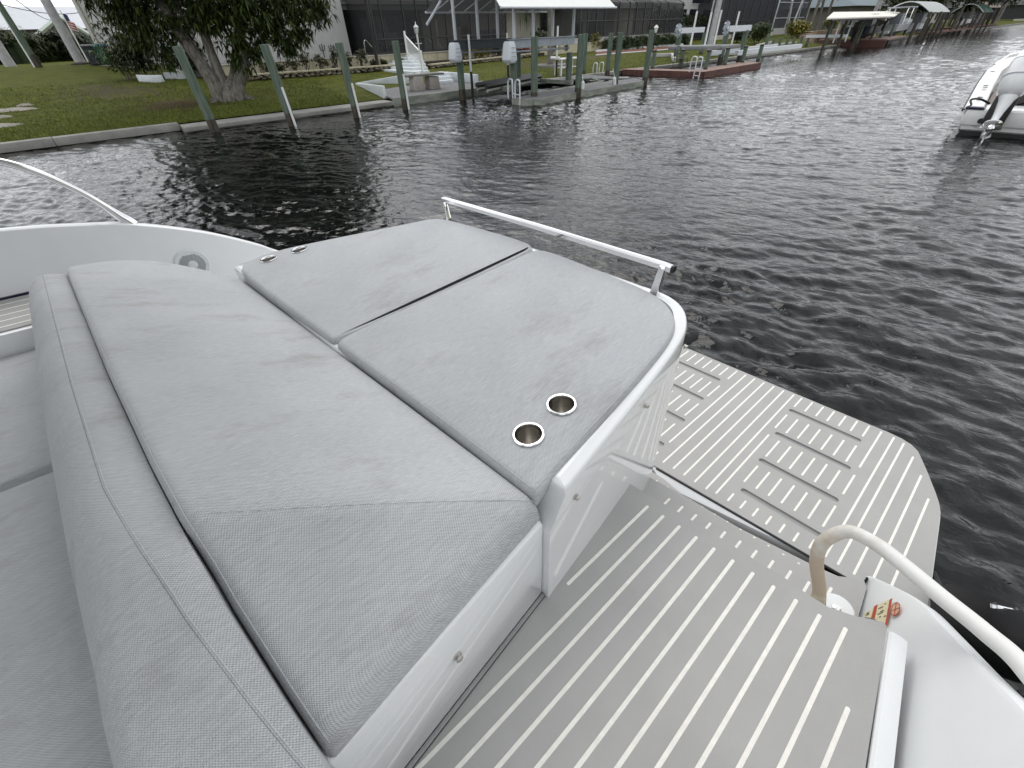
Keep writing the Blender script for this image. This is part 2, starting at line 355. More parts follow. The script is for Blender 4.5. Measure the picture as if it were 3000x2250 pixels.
# ------------------------------------------------------------------ water
def water_mat():
    M = bpy.data.materials.new('canal_water'); M.use_nodes = True; t = M.node_tree; b = t.nodes['Principled BSDF']; L = t.links.new
    b.inputs['Base Color'].default_value = (.0025, .003, .003, 1); b.inputs['Roughness'].default_value = .03; b.inputs['IOR'].default_value = 1.37
    tcn = t.nodes.new('ShaderNodeTexCoord')
    acc = None
    for (ang, sx, sy, amp, det, dist) in ((34, 3.2, 1.6, .020, 2, .5), (12, 7.5, 3.6, .014, 3, .7), (50, 16, 10, .006, 3, .4)):
        mp = t.nodes.new('ShaderNodeMapping'); mp.vector_type = 'TEXTURE'
        mp.inputs['Rotation'].default_value = (0, 0, R(ang)); mp.inputs['Scale'].default_value = (1/sx, 1/sy, 1)
        L(tcn.outputs['Object'], mp.inputs[0])
        nz = t.nodes.new('ShaderNodeTexNoise'); nz.inputs['Scale'].default_value = 1; nz.inputs['Detail'].default_value = det
        nz.inputs['Roughness'].default_value = .5; nz.inputs['Distortion'].default_value = dist
        L(mp.outputs[0], nz.inputs['Vector'])
        mu = t.nodes.new('ShaderNodeMath'); mu.operation = 'MULTIPLY'; mu.inputs[1].default_value = amp; L(nz.outputs['Fac'], mu.inputs[0])
        if acc is None: acc = mu.outputs[0]
        else:
            ad = t.nodes.new('ShaderNodeMath'); ad.operation = 'ADD'; L(acc, ad.inputs[0]); L(mu.outputs[0], ad.inputs[1]); acc = ad.outputs[0]
    bp = t.nodes.new('ShaderNodeBump'); bp.inputs['Strength'].default_value = 1; bp.inputs['Distance'].default_value = 1.0
    L(acc, bp.inputs['Height']); L(bp.outputs[0], b.inputs['Normal'])
    return M
M_WATER = water_mat()
import numpy as np
from mathutils import noise as mnoise
def wave_mesh():
    rs = np.random.RandomState(4)
    NA, NR = 1080, 900
    az = np.radians(np.linspace(-30, 114, NA+1)); rad = 1.2*np.exp(np.linspace(0, math.log(330/1.2), NR+1))
    A, RR = np.meshgrid(az, rad, indexing='ij')
    X = RR*np.cos(A); Y = RR*np.sin(A); Zw = np.zeros_like(X)
    step = np.maximum(RR*(az[1]-az[0]), RR*math.log(330/1.2)/NR*.6)
    gust = np.zeros_like(X)
    for k in range(14):
        lam = rs.uniform(3, 22); th = rs.uniform(0, 6.283); gust += np.sin(2*np.pi/lam*(X*np.cos(th)+Y*np.sin(th))+rs.uniform(0, 6.283))
    gust = np.clip(1.0+.22*gust/1.6, .45, 1.6)
    for k in range(110):
        lam = .11*(1.15/.11)**rs.rand(); th = math.radians(22)+rs.normal(0, .55); kk = 2*np.pi/lam
        slope = .0235*(1.15 if lam < .42 else .58)
        warp = .35*lam*np.sin(2*np.pi/(lam*5)*(-X*np.sin(th)+Y*np.cos(th))+rs.uniform(0, 6.283))
        ph = kk*(X*np.cos(th)+Y*np.sin(th)+warp)+rs.uniform(0, 6.283)
        att = np.clip((lam/step-2.0)/2.5, 0, 1)
        Zw += att*slope/kk*(np.sin(ph)+.18*np.cos(2*ph))
    Zw *= gust*(1-.32*np.clip((Y-8)/6, 0, 1)*np.clip((12-X)/5, 0, 1))*(.80+.20*np.clip((RR-4)/8, 0, 1))
    n = (NA+1)*(NR+1); co = np.stack([X, Y, Zw], -1).reshape(-1, 3).astype(np.float32)
    i = (np.arange(NA)[:, None]*(NR+1)+np.arange(NR)[None, :]).ravel()
    q = np.stack([i, i+NR+1, i+NR+2, i+1], -1).astype(np.int32)[:, ::-1]
    me = bpy.data.meshes.new('water'); me.vertices.add(n); me.vertices.foreach_set('co', co.ravel())
    me.loops.add(q.size); me.loops.foreach_set('vertex_index', q.ravel()); me.polygons.add(len(q))
    me.polygons.foreach_set('loop_start', np.arange(0, q.size, 4, dtype=np.int32)); me.polygons.foreach_set('use_smooth', np.ones(len(q), bool))
    me.update(calc_edges=True); return me
wob = structure('water', wave_mesh(), M_WATER)
structure('canal_water', MB().add([(-200, -200, -.4), (900, -200, -.4), (900, 60, -.4), (-200, 60, -.4)], [(0, 1, 2, 3)]), M_WATER)

# ------------------------------------------------------------------ ground
def lawn_mat():
    M = bpy.data.materials.new('lawn_grass'); M.use_nodes = True; t = M.node_tree; b = t.nodes['Principled BSDF']; L = t.links.new
    tcn = t.nodes.new('ShaderNodeTexCoord')
    def noise(s, d=6, r_=.6, loc=(0, 0, 0)):
        mp = t.nodes.new('ShaderNodeMapping'); mp.inputs['Location'].default_value = loc; L(tcn.outputs['Object'], mp.inputs[0])
        n = t.nodes.new('ShaderNodeTexNoise'); n.inputs['Scale'].default_value = s; n.inputs['Detail'].default_value = d; n.inputs['Roughness'].default_value = r_
        L(mp.outputs[0], n.inputs['Vector']); return n.outputs['Fac']
    def ramp(f, a, b_, c1, c2):
        r_ = t.nodes.new('ShaderNodeValToRGB'); r_.color_ramp.elements[0].position = a; r_.color_ramp.elements[1].position = b_
        r_.color_ramp.elements[0].color = (*c1, 1); r_.color_ramp.elements[1].color = (*c2, 1); L(f, r_.inputs[0]); return r_.outputs[0]
    base = ramp(noise(1.4, 8, .7), .38, .62, (.060, .074, .010), (.112, .125, .018))
    fine = ramp(noise(14, 4), .3, .7, (.55, .55, .5), (1.15, 1.12, 1.05))
    mx = t.nodes.new('ShaderNodeMix'); mx.data_type = 'RGBA'; mx.blend_type = 'MULTIPLY'; mx.inputs['Factor'].default_value = 1; L(base, mx.inputs[6]); L(fine, mx.inputs[7])
    cur = mx.outputs[2]
    # bare patches of soil and leaf litter below the tree
    def patch(cx, cy, rx, ry, col, cur, seed):
        mp = t.nodes.new('ShaderNodeMapping'); mp.vector_type = 'TEXTURE'; mp.inputs['Location'].default_value = (cx, cy, 0); mp.inputs['Scale'].default_value = (rx, ry, 50)
        L(tcn.outputs['Object'], mp.inputs[0]); ln = t.nodes.new('ShaderNodeVectorMath'); ln.operation = 'LENGTH'; L(mp.outputs[0], ln.inputs[0])
        nz = noise(2.2, 8, .75, (seed, seed, 0))
        ma = t.nodes.new('ShaderNodeMath'); ma.operation = 'MULTIPLY_ADD'; ma.inputs[1].default_value = 7; ma.inputs[2].default_value = -3.5; L(nz, ma.inputs[0])
        ad = t.nodes.new('ShaderNodeMath'); ad.operation = 'ADD'; L(ln.outputs['Value'], ad.inputs[0]); L(ma.outputs[0], ad.inputs[1])
        f = ramp(ad.outputs[0], .5, .95, (.85, .85, .85), (0, 0, 0))
        m2 = t.nodes.new('ShaderNodeMix'); m2.data_type = 'RGBA'; L(f, m2.inputs['Factor']); L(cur, m2.inputs[6]); m2.inputs[7].default_value = (*col, 1); return m2.outputs[2]
    cur = patch(1.5, 29.5, 1.9, 3.8, (.060, .050, .032), cur, 1)
    cur = patch(2.9, 22.6, 1.4, 1.9, (.072, .042, .026), cur, 5)
    cur = patch(30, 26, 6, 1.6, (.10, .085, .045), cur, 8)
    cur = patch(24.5, 24.5, 3, 2.6, (.10, .085, .04), cur, 11)
    L(cur, b.inputs['Base Color']); b.inputs['Roughness'].default_value = .9; b.inputs['Specular IOR Level'].default_value = .1
    bp = t.nodes.new('ShaderNodeBump'); bp.inputs['Distance'].default_value = .06; bp.inputs['Strength'].default_value = 1
    L(noise(9, 6, .7), bp.inputs['Height']); L(bp.outputs[0], b.inputs['Normal'])
    return M
M_LAWN = lawn_mat()
def edge_y(x): return 18.35 if x < 2.1 else 18.25
mb = MB()
xs = [-120, -60, -30] + [i*1.5-15 for i in range(50)] + [65, 75, 90, 110, 140, 200, 400]
ys = [18.3, 18.8, 20, 22, 24, 26, 28, 31, 35, 40, 47.5, 60, 90, 150, 400]
k0 = len(mb.v)
for x in xs:
    for y in ys: mb.v.append((x, y, ground(x, y) - .02 + (rnd.uniform(-.015, .015) if 19 < y < 45 else 0)))
for a in range(len(xs)-1):
    for c in range(len(ys)-1):
        i = a*len(ys)+c; mb.f.append([i, i+len(ys), i+len(ys)+1, i+1])
structure('lawn', mb, M_LAWN, fix=False)
structure('canal_bed', MB().bb(-120, 700, 18.9, 30, -2.2, -.4), M_SOIL)
# grass blades along the near part of the lawn
mb = MB()
def blade(x, y, h):
    a = rnd.uniform(0, 6.28); z = ground(x, y)-.02; w_ = .012
    dx_, dy_ = math.cos(a)*w_, math.sin(a)*w_; lx, ly = rnd.uniform(-.04, .04), rnd.uniform(-.04, .04)
    mb.add([(x-dx_, y-dy_, z), (x+dx_, y+dy_, z), (x+lx, y+ly, z+h)], [(0, 1, 2)])
for i in range(52000):
    y = 18.4 + 16*rnd.random()**1.8; x = rnd.uniform(-4-.12*(y-18), 8 + .2*(y-18)) if i % 3 else rnd.uniform(8, 42)
    if 8.9 < x < 15.2 and y < 24.2: continue
    dd = ((x-1.5)/1.9)**2+((y-29.5)/3.8)**2; d2 = ((x-2.9)/1.4)**2+((y-22.6)/1.9)**2
    nv = mnoise.noise((x*.9, y*.45, 0))+.5*mnoise.noise((x*2.3, y*1.2, 3))
    if (dd+nv*1.3 < .55 or d2+nv*1.3 < .55) and rnd.random() < .85: continue
    blade(x, y, rnd.uniform(.03, .075))
structure('grass', mb, leafmat('grass_blades', (.06, .085, .012), (.15, .17, .03), .8), (0, 0, 0), kind='stuff', fix=False)
bpy.data.objects['grass']['label'] = 'short green lawn grass growing behind the seawall'
# sand and gravel
def lump(name, pxs, h, M, seed):
    mb = MB(); rr = random.Random(seed)
    for (px, py, w_, d_) in pxs:
        p = lawn(px, py)
        n = 20; ring = [1+rr.uniform(-.3, .3) for _ in range(n)]
        rings = []
        for f, z in ((1.0, -.04), (.85, .35), (.5, .8), (.12, 1)):
            rings.append([(p.x+w_/2*f*ring[k]*math.cos(6.283*k/n), p.y+d_/2*f*ring[k]*math.sin(6.283*k/n), p.z-.02+h*z*(1+rr.uniform(-.2, .2))) for k in range(n)])
        mb.rings(rings, False, True)
    return structure(name, mb, M)
lump('sand', [(30, 322, 1.5, .9), (75, 308, .5, .35), (10, 343, .5, .3), (8, 368, 1.1, .5)], .07, M_SAND, 3)
mb = MB()
for a, b_ in (((75, 186), (215, 176)), ((315, 191), (425, 198))):
    p, q = lawn(*a), lawn(*b_); d = (q-p); n = Vector((-d.y, d.x, 0)).normalized()*.55
    mb.add([p-n+Vector((0, 0, .012)), q-n+Vector((0, 0, .012)), q+n+Vector((0, 0, .012)), p+n+Vector((0, 0, .012))], [(0, 1, 2, 3)])
structure('path', mb, M_SAND)

# ------------------------------------------------------------------ seawalls: each a wall with its cap slabs
def seawall(label, x0, x1, yf, yb, zt, mats, caps, zcap=.17):
    t = thing('seawall', label, 'seawall', (x0, yf, 0), 'seawalls along the canal bank')
    part(t, 'wall', MB().bb(x0, x1, yf+.06, yb, -1.5, zt-zcap), mats[1], bevel=.01)
    n = len(caps)-1
    for i in range(n):
        part(t, 'cap_slab', MB().bb(caps[i]+.006, caps[i+1]-.006, yf, yb, zt-zcap+.004, zt+rnd.uniform(-.006, .006)), mats[0], bevel=.009)
    return t
seawall('plain grey concrete seawall in front of the left lawn', -60, 2.12, 18.08, 18.42, .21, (M_CONC, M_CONCD), [-60, -14, -9, -4.5, -.9, 2.12], .2)
seawall('broad weathered concrete seawall below the leaning tree', 2.13, 9.25, 17.42, 18.36, .15, (M_CONC, M_CONCD), [2.13, 5.4, 9.25], .12)
seawall('long concrete seawall running past the docks to the right', 15.3, 700, 18.2, 18.6, .2, (M_CONC, M_CONCD), [15.3, 19, 24, 29, 34, 39, 44, 50, 60, 75, 100, 700], .16)

# unseen ground and house added behind the camera to dim the near side
structure('near_bank', MB().bb(-60, 60, -60, -2.4, -1, .35), M_LAWN)
nh = thing('house', 'pale house on the near bank behind the camera', 'house', (0, -9, .3)); part(nh, 'wall', MB().bb(-16, 9, -20, -6.5, .3, 4.2), M_STUCCO)
part(nh, 'roof', MB().add([(-17, -5.6, 4.2), (10, -5.6, 4.2), (10, -21, 4.2), (-17, -21, 4.2), (-11, -13, 7.4), (4, -13, 7.4)], [(0, 1, 5, 4), (1, 2, 5), (2, 3, 4, 5), (3, 0, 4), (3, 2, 1, 0)]), M_ROOFS)
# ------------------------------------------------------------------ the boat we stand on (boat frame)
BO = (.6, 1.5, -1.95)
boat = thing('motor_boat', 'white motor boat stern with grey deck pads, sunpad base and steel rail', 'boat', BO, frame='B')
ZW, ZS, ZP = -1.263, -1.511, -1.71
SA, SBx, SCy = -.81-.09*.44-.02*.45, .09, .02
def zsun(x, y): return SA+SBx*x+SCy*y
def S(px, py): return bpl(px, py, SA, SBx, SCy)
def strip(x0, x1, y, w_, z, h=.0008, wy=0):
    """white inlay line with round ends along x"""
    r_ = w_/2; pts = []
    for k in range(7):
        a = -math.pi/2+math.pi*k/6; pts.append((x1-r_+r_*math.cos(a), y+r_*math.sin(a)))
    for k in range(7):
        a = math.pi/2+math.pi*k/6; pts.append((x0+r_+r_*math.cos(a), y+r_*math.sin(a)))
    return MB().prism(pts, z-.002, z+h)
def flat_with_holes(name, outer, holes, z0, z1, org):
    cu = bpy.data.curves.new(name, 'CURVE'); cu.dimensions = '2D'; cu.fill_mode = 'BOTH'; cu.extrude = (z1-z0)/2
    for poly in [outer]+holes:
        sp = cu.splines.new('POLY'); sp.points.add(len(poly)-1); sp.use_cyclic_u = True
        for p, q in zip(sp.points, poly): p.co = (q[0]-org[0], q[1]-org[1], (z0+z1)/2-org[2], 1)
    ob = bpy.data.objects.new('tmp', cu); COL.objects.link(ob)
    dg = bpy.context.evaluated_depsgraph_get(); me = bpy.data.meshes.new_from_object(ob.evaluated_get(dg))
    zc = sum(v.co.z for v in me.vertices)/len(me.vertices)
    for v in me.vertices: v.co.z += (z0+z1)/2-org[2]-zc
    bpy.data.objects.remove(ob); me.name = name
    for p in me.polygons: p.use_smooth = False
    me.materials.clear(); return me
# --- swim platform
edge = [(1.523, .70), (1.50, 1.0), (1.50, 2.0), (1.523, 2.3), (1.574, 3.2), (1.8, 3.43), (2.28, 3.37), (2.6, 3.22), (2.68, 3.13), (2.69, 3.0), (2.705, 1.5),
        (2.69, .2), (2.69, -.08), (2.683, -.14), (2.664, -.186), (2.63, -.222), (2.50, -.283), (2.364, -.341), (2.30, -.366), (2.26, -.378), (2.209, -.386), (1.823, -.427), (1.60, -.45), (1.574, -.43), (1.574, -.2)]
grooves = []
for gx, gy in ((2.503, .377), (2.237, .350), (1.968, .3235), (1.703, .296)):
    grooves += [(gx, gy, gy-.374), (gx-.012, gy+.43+.375, gy+.43), (gx-.02, gy+1.235, gy+.86)]
def slot(gx, y1, y0, w_=.032):
    r_ = w_/2; pts = []
    for k in range(9):
        a = math.pi*k/8; pts.append((gx+r_*math.cos(a), y1-r_+r_*math.sin(a)))
    for k in range(9):
        a = math.pi+math.pi*k/8; pts.append((gx+r_*math.cos(a), y0+r_+r_*math.sin(a)))
    return pts
pad = part(boat, 'platform_pad', flat_with_holes('platform_pad', edge, [slot(*g_) for g_ in grooves], ZP-.012, ZP, BO), M_PAD, label='grey striped foam pad of the swim platform')
edge_in = [(max(1.66, 2.1+(x-2.1)*1.012) if y < 1.1 else 2.1+(x-2.1)*1.012, 1.5+(y-1.5)*1.006) for x, y in edge]
part(boat, 'swim_platform', MB().prism(edge_in, -1.80, ZP-.0125), M_GELM, bevel=.012)
bar_ = [bpl(*q, ZP-.008, 0, 0) for q in ((1984, 1402), (2387, 1635), (1995, 1446), (1925, 1393))]
part(boat, 'platform_edge', MB().prism([(q.x, q.y) for q in bar_]+[(1.56, .76)], ZP-.09, ZP-.008), mat('grey_plastic_edge', (.56, .57, .58), .4, var=.04), bevel=.006)
part(boat, 'gasket', MB().tube([(1.519, .66, ZP-.006), (1.545, .25, ZP-.006), (1.572, -.2, ZP-.006), (1.573, -.40, ZP-.006)], .006, 6), M_BLACK)
for g_ in grooves:
    part(boat, 'groove', MB().prism(slot(g_[0], g_[1]+.002, g_[2]-.002, .036), ZP-.0124, ZP-.0105), M_GRV, pad)
ROWS = ((2.55, 2.675), (2.275, 2.445), (2.01, 2.185), (1.757, 1.915), (1.585, 1.65))
SW = .0094
for k in range(5):                                     # long lines between the two slotted fields
    part(boat, 'line', strip(1.575, 2.675, .658-.061*k, SW, ZP), M_STR, pad)
part(boat, 'line', strip(1.732, 2.675, .718, SW, ZP), M_STR, pad)
part(boat, 'line', strip(1.585, 1.625, .718, SW, ZP), M_STR, pad)
for a, b_ in ((2.55, 2.675), (2.275, 2.445), (1.585, 2.195)): part(boat, 'line', strip(a, b_, .367, SW, ZP), M_STR, pad)
for y in (.307, .247, .188, .128, .069, .010):
    for a, b_ in ROWS: part(boat, 'line', strip(a, b_, y, SW, ZP), M_STR, pad)
for a, b_ in ((2.277, 2.67), (2.027, 2.205), (1.76, 1.928), (1.6, 1.662)): part(boat, 'line', strip(a, b_, -.05, SW, ZP), M_STR, pad)
for y, b_ in ((-.109, 2.665), (-.157, 2.65), (-.215, 2.564), (-.273, 2.44), (-.330, 2.29)): part(boat, 'line', strip(1.605, b_, y, SW, ZP), M_STR, pad)
for k in range(7):
    y = .78+.0605*k
    for a, b_ in ((2.541, 2.675), (2.27, 2.434), (2.0, 2.165), (1.726, 1.895), (1.57, 1.62)):
        if not (a < 1.9 and y > 1.0) and not (a < 2.2 and y > 1.15): part(boat, 'line', strip(a, b_, y, SW, ZP), M_STR, pad)
# --- the lower pad, step and walkway
lowfar = [bpl(*q, ZP-.004, 0, 0) for q in ((1893, 1371), (1946, 1404), (1995, 1447), (2168, 1548), (2385, 1657), (2460, 1690))]
low = part(boat, 'lower_pad', MB().prism([(q.x, q.y) for q in lowfar]+[(1.50, -.34), (1.15, -.34), (1.15, .72)], ZP-.05, ZP-.004), M_PAD)
for k in range(14): part(boat, 'line', strip(1.2, 1.452+.0045*k, .61-.0597*k, SW, ZP-.004), M_STR, low)
part(boat, 'hull_well', MB().bb(1.0, 1.64, -.44, .72, -1.95, -1.84), M_BLACK)  # black slab, the darkness of the open gap put in as colour
stepfar = [bpl(*q, ZS, 0, 0) for q in ((1893, 1393), (1983, 1441), (2211, 1577), (2340, 1652), (2385, 1677), (2440, 1686), (2530, 1697))]
stp = [(q.x, q.y) for q in stepfar]
step = part(boat, 'step_pad', MB().prism(stp+[(1.40, -.235), (.95, -.27), (.95, .56), (1.17, .60)], ZS-.006, ZS), M_PAD)
part(boat, 'step', MB().prism([(x-.004, y) for x, y in stp]+[(1.40, -.24), (.9, -.28), (.9, .56), (1.17, .60)], -1.70, ZS-.0065), M_GEL, bevel=.008)
for k in range(11):
    y = .4445-.0598*k; part(boat, 'line', strip(.95, 1.233+.0046*k+(.03 if k == 10 else 0), y, SW, ZS), M_STR, step)
walkaft = [bpl(*q, ZW, 0, 0) for q in ((1841, 1415), (1949, 1478), (2075, 1553), (2207, 1637), (2305, 1697), (2359, 1736), (2427, 1779), (2500, 1803), (2590, 1823), (2599, 1840))]
walkpts = [(q.x, q.y) for q in walkaft]+[ (.703, -.318), (.0, -.41), (-1.2, -.5), (-1.2, .20), (-.064, .362), (.26, .408), (.464, .433), (.72, .478)]
walk = part(boat, 'walkway_pad', MB().prism(walkpts, ZW-.006, ZW), M_PAD, label='grey striped foam pad of the side walkway')
part(boat, 'walkway', MB().prism([(x+(.0 if x < .9 else -.004), y+(0 if y < .2 else .03)) for x, y in walkpts], -1.52, ZW-.0065), M_GEL, bevel=.006)
x0s = [.50, .02, -.1]
for k in range(12):
    y = .4062-.0600*k
    xe = (.946, .951, .9555, .9595, .9634, .9678, .972, .976, .9814, .985, .9987, .80)[k]
    if k == 11: xe = .80; y = -.2573
    part(boat, 'line', strip(.52 if k == 0 else -1.15, xe, y, SW+.0008, ZW), M_STR, walk)
# rounded white edge bead along the walkway and the near gunwale with its falling coaming
bead = [(1.072, -.272), (.703, -.322), (.0, -.414), (-1.2, -.52)]
mbb = MB()
rr_ = [(0, 0), (-.001, .006), (-.006, .011), (-.022, .013), (-.040, .011), (-.046, -.01)]
mbb.rings([[(x, y+dy_, ZW-.003+dz_) for dy_, dz_ in rr_] for x, y in bead], True, True, closed=False)
for rg in (0, 3): mbb.f.append([rg*6+i for i in range(6)])
part(boat, 'toe_rail', mbb, M_GELM)
coam = [(1.445, -.228, -1.497), (1.37, -.275, -1.405), (1.285, -.318, -1.315), (1.145, -.352, -1.205), (.995, -.383, -1.09), (.83, -.41, -.955), (.6, -.45, -.80), (.2, -.50, -.64), (-.5, -.56, -.5), (-1.5, -.62, -.42)]
coam = spline(coam, 4)
gun = MB(); rings = []
for c in coam:
    x, y, z = c; yi = -.228-.19*(1.445-x) if x > 1.07 else -.308-.137*(1.07-x)
    zm = max(min(z-.03, -1.53), -1.53) if x > .9 else max(-1.53, z-.35) if False else min(z-.03, -1.53)
    rings.append([(x, yi, -1.62), (x, yi-.002, zm), (x, y+.007, z-.018), (x, y+.001, z-.005), (x, y-.010, z), (x, y-.040, z-.003), (x, y-.056, z-.018), (x, y-.085, z-.06), (x, y-.10, -2.2)])
gun.rings(rings, True, True, closed=False)
part(boat, 'gunwale', gun, M_GELM, label='near white gunwale falling towards the stern')
part(boat, 'rub_rail', MB().tube([(c.x, c.y-.088, c.z-.055) for c in coam], .016, 8), M_STEEL)
part(boat, 'rub_rail', MB().tube([(c.x, c.y-.12, c.z-.13) for c in coam], .028, 8, flat=.7), M_GEL)
part(boat, 'gasket', MB().tube([(1.437, -.226, -1.505), (1.40, -.231, -1.58)], .004, 6), M_BLACK)
# side plate behind the power cable with the warning label
def wallpt(px, py):                                     # inner face of the gunwale
    d = BM.to_3x3().transposed() @ ray(px, py); n = Vector((-.19, 1, .23)); return d*(-.8545/d.dot(n)*.994)
def patch_px(pts, off=0):
    q = [wallpt(*p)+Vector((0, off, 0)) for p in pts]; return MB().add(q, [tuple(range(len(q)))])
lab = part(boat, 'warning_label', patch_px([(2530, 1799), (2570, 1772), (2614, 1752), (2596, 1835), (2560, 1812), (2529, 1806)]), M_LABELY)
part(boat, 'band', patch_px([(2562, 1777), (2572, 1771), (2563, 1812), (2553, 1811)], .001), M_LABELR, lab)
part(boat, 'band', patch_px([(2607, 1758), (2616, 1752), (2600, 1834), (2594, 1830)], .001), M_LABELR, lab)
for a, b_, c_ in ((2574, 1783, 18), (2580, 1792, 14), (2572, 1800, 20), (2540, 1797, 9), (2538, 1802, 12), (2592, 1770, 7), (2590, 1806, 9), (2576, 1808, 8)):
    part(boat, 'print', patch_px([(a, b_), (a+c_*.8, b_-c_*.35), (a+c_*.8, b_-c_*.35+2.0), (a, b_+2.0)], .0015), M_INK, lab)
sg = [wallpt(2625+14*math.cos(t_)*.85+4*math.sin(t_), 1785-19*math.sin(t_)+0*math.cos(t_)) for t_ in [6.2832*k/20 for k in range(20)]]
sgn = part(boat, 'no_step_mark', MB().add([q+Vector((0, .001, 0)) for q in sg], [tuple(range(20))]), mat('sticker_peach', (.62, .42, .30), .5, var=.05))
part(boat, 'ring', MB().tube([q+Vector((0, .001, 0)) for q in sg+[sg[0]]], .0013, 6), M_LABELR, sgn)
part(boat, 'bar', MB().tube([wallpt(2628, 1767)+Vector((0, .002, 0)), wallpt(2622, 1803)+Vector((0, .002, 0))], .0011, 6), M_LABELR, sgn)
part(boat, 'bar', MB().tube([wallpt(2615, 1790)+Vector((0, .002, 0)), wallpt(2636, 1782)+Vector((0, .002, 0))], .0007, 6), M_LABELR, sgn)
# --- sunpad base: rim, chamfered front end, glossy sides
rim_px = [(1662, 1415), (1800, 1245), (1950, 1055), (2008, 972), (2024, 925), (2012, 882), (1972, 850), (1930, 833), (1600, 721), (1330, 637), (1272, 631), (1228, 639), (720, 755), (698, 773)]
rim = [S(*q) for q in rim_px]
rimxy = [(q.x, q.y) for q in rim]
a0 = rimxy[0]; rimxy = [(.448, .418)]+rimxy[1:-2]+[(.32, 2.72), (.28, 2.70)]
cor = smooth_poly([Vector((x, y, 0)) for x, y in rimxy[1:-2]], 2, closed=False)
rimxy = [(.448, .418), (.46, .420)]+[(q.x, q.y) for q in cor]+[(.34, 2.725), (.285, 2.70), (.36, 1.5)]
def front_shift(x, y, d): return (x+d, y+d*.146) if x < .47 and y < 1 else (x, y)
ztopf = lambda x, y: zsun(x, y)-.022
base = MB(); ra = [front_shift(x, y, .062) for x, y in rimxy]
cen = (.9, 1.5)
def inward(poly, d):
    out = []
    n = len(poly)
    for i in range(n):
        p0, p1, p2 = Vector((*poly[i-1], 0)), Vector((*poly[i], 0)), Vector((*poly[(i+1) % n], 0))
        e1 = (p1-p0).normalized(); e2 = (p2-p1).normalized(); nn = Vector((-(e1+e2).y, (e1+e2).x, 0))
        nn = nn.normalized() if nn.length > 1e-6 else Vector((-e1.y, e1.x, 0))
        out.append((p1.x+nn.x*d, p1.y+nn.y*d))
    return out
ri = inward(ra, .014)
base.rings([[(x, y, -1.74) for x, y in rimxy], [(x, y, zsun(x, y)-.125) for x, y in rimxy], [(x, y, ztopf(x, y)-.018) for x, y in inward(ra, .001)], [(x, y, ztopf(x, y)-.006) for x, y in inward(ra, .005)], [(x, y, ztopf(x, y)) for x, y in ri], [(x, y, ztopf(x, y)-.001) for x, y in inward(ra, .05)], [(x, y, ztopf(x, y)-.075) for x, y in inward(ra, .052)]], False, True)
part(boat, 'sunpad_base', base, M_GEL, angle=40, fix=True)
part(boat, 'cushion_divider', MB().prism([(.38, 1.43), (1.44, 1.43), (1.44, 1.56), (.38, 1.56)], lambda x, y: zsun(x, y)-.06, lambda x, y: zsun(x, y)-.026), mat('grey_vinyl_strip', (.30, .31, .32), .7, var=.05))  # added plate that keeps the gap between the sunpads from going black
for px, py in ((1685, 1455), (1889, 1188), (2005, 1015)):
    d = BM.to_3x3().transposed() @ ray(px, py); n = Vector((-.16, 1, 0)); q = d*((.420-.16*.46-.0)/d.dot(n))
    part(boat, 'snap_stud', MB().lathe(q, [(.008, 0), (.009, .003), (.006, .005), (.007, .010), (.004, .0125)], 14, Matrix.Rotation(R(80), 3, 'X')), M_BRUSH)
# --- front panel below the backrest
fp = MB(); fpl = [(-1.2, .215), (-.135, .352), (.446, .437), (.446, .475), (-.135, .40), (-1.2, .27)]
fp.prism(fpl, ZW+.012, lambda x, y: -.905-.03*max(0, .1-x))
part(boat, 'seat_panel', fp, M_GEL, bevel=.01)
part(boat, 'seal_bead', MB().tube([(-.9, .243, ZW+.006), (-.135, .349, ZW+.006), (.2, .398, ZW+.006), (.445, .434, ZW+.006)], .006, 6), M_GRV)
part(boat, 'caulk_line', MB().tube([(-.9, .238, ZW+.002), (-.135, .344, ZW+.002), (.2, .393, ZW+.002), (.445, .429, ZW+.002)], .003, 6), M_INK)
part(boat, 'seat_plinth', MB().prism([(-1.2, .30), (-.135, .385), (.46, .46), (.46, 2.62), (-.2, 2.62), (-1.6, 2.7), (-1.6, .3)], -1.6, -1.02), M_GELM)
d = BM.to_3x3().transposed() @ ray(1339, 1920); n = Vector((-.146, 1, 0)); q = d*((.372)/d.dot(n))
part(boat, 'snap_stud', MB().lathe(q, [(.010, 0), (.011, .003), (.007, .005), (.009, .012), (.005, .015)], 14, Matrix.Rotation(R(80), 3, 'X')), M_BRUSH)
# --- stern rail
RX = 1.452
rl = MB(); pr_ = [(-.013, -.012), (.011, -.014), (.016, -.004), (.016, .006), (.008, .013), (-.008, .013), (-.014, .006)]
rl.rings([[(RX+a, y, z+b_) for a, b_ in pr_] for y, z in ((.762, -.622), (.80, -.6195), (1.5, -.607), (2.29, -.603), (2.325, -.604))])
rail = part(boat, 'stern_rail', rl, M_STEEL)
part(boat, 'slot', MB().box((RX+.0165, 1.54, -.605), (.002, 1.5, .003)), M_BLACK, rail)
part(boat, 'end_cap', MB().rings([[(RX+a*.95, y, -.622+b_*.95) for a, b_ in pr_] for y in (.752, .765)]), M_BLACK, rail)
for y0, y1 in ((.81, .793), (2.275, 2.29)):
    zb = zsun(1.44, y0)-.03
    part(boat, 'rail_post', MB().rings([[(RX-.012+a*(1.5-.5*u), y0+(y1-y0)*u+b_*(1.3-.3*u), zb+(-.615-zb)*u) for a, b_ in ((-.009, -.013), (.009, -.013), (.009, .013), (-.009, .013))] for u in (0, .15, .5, 1)]), M_STEEL, rail, bevel=.003)
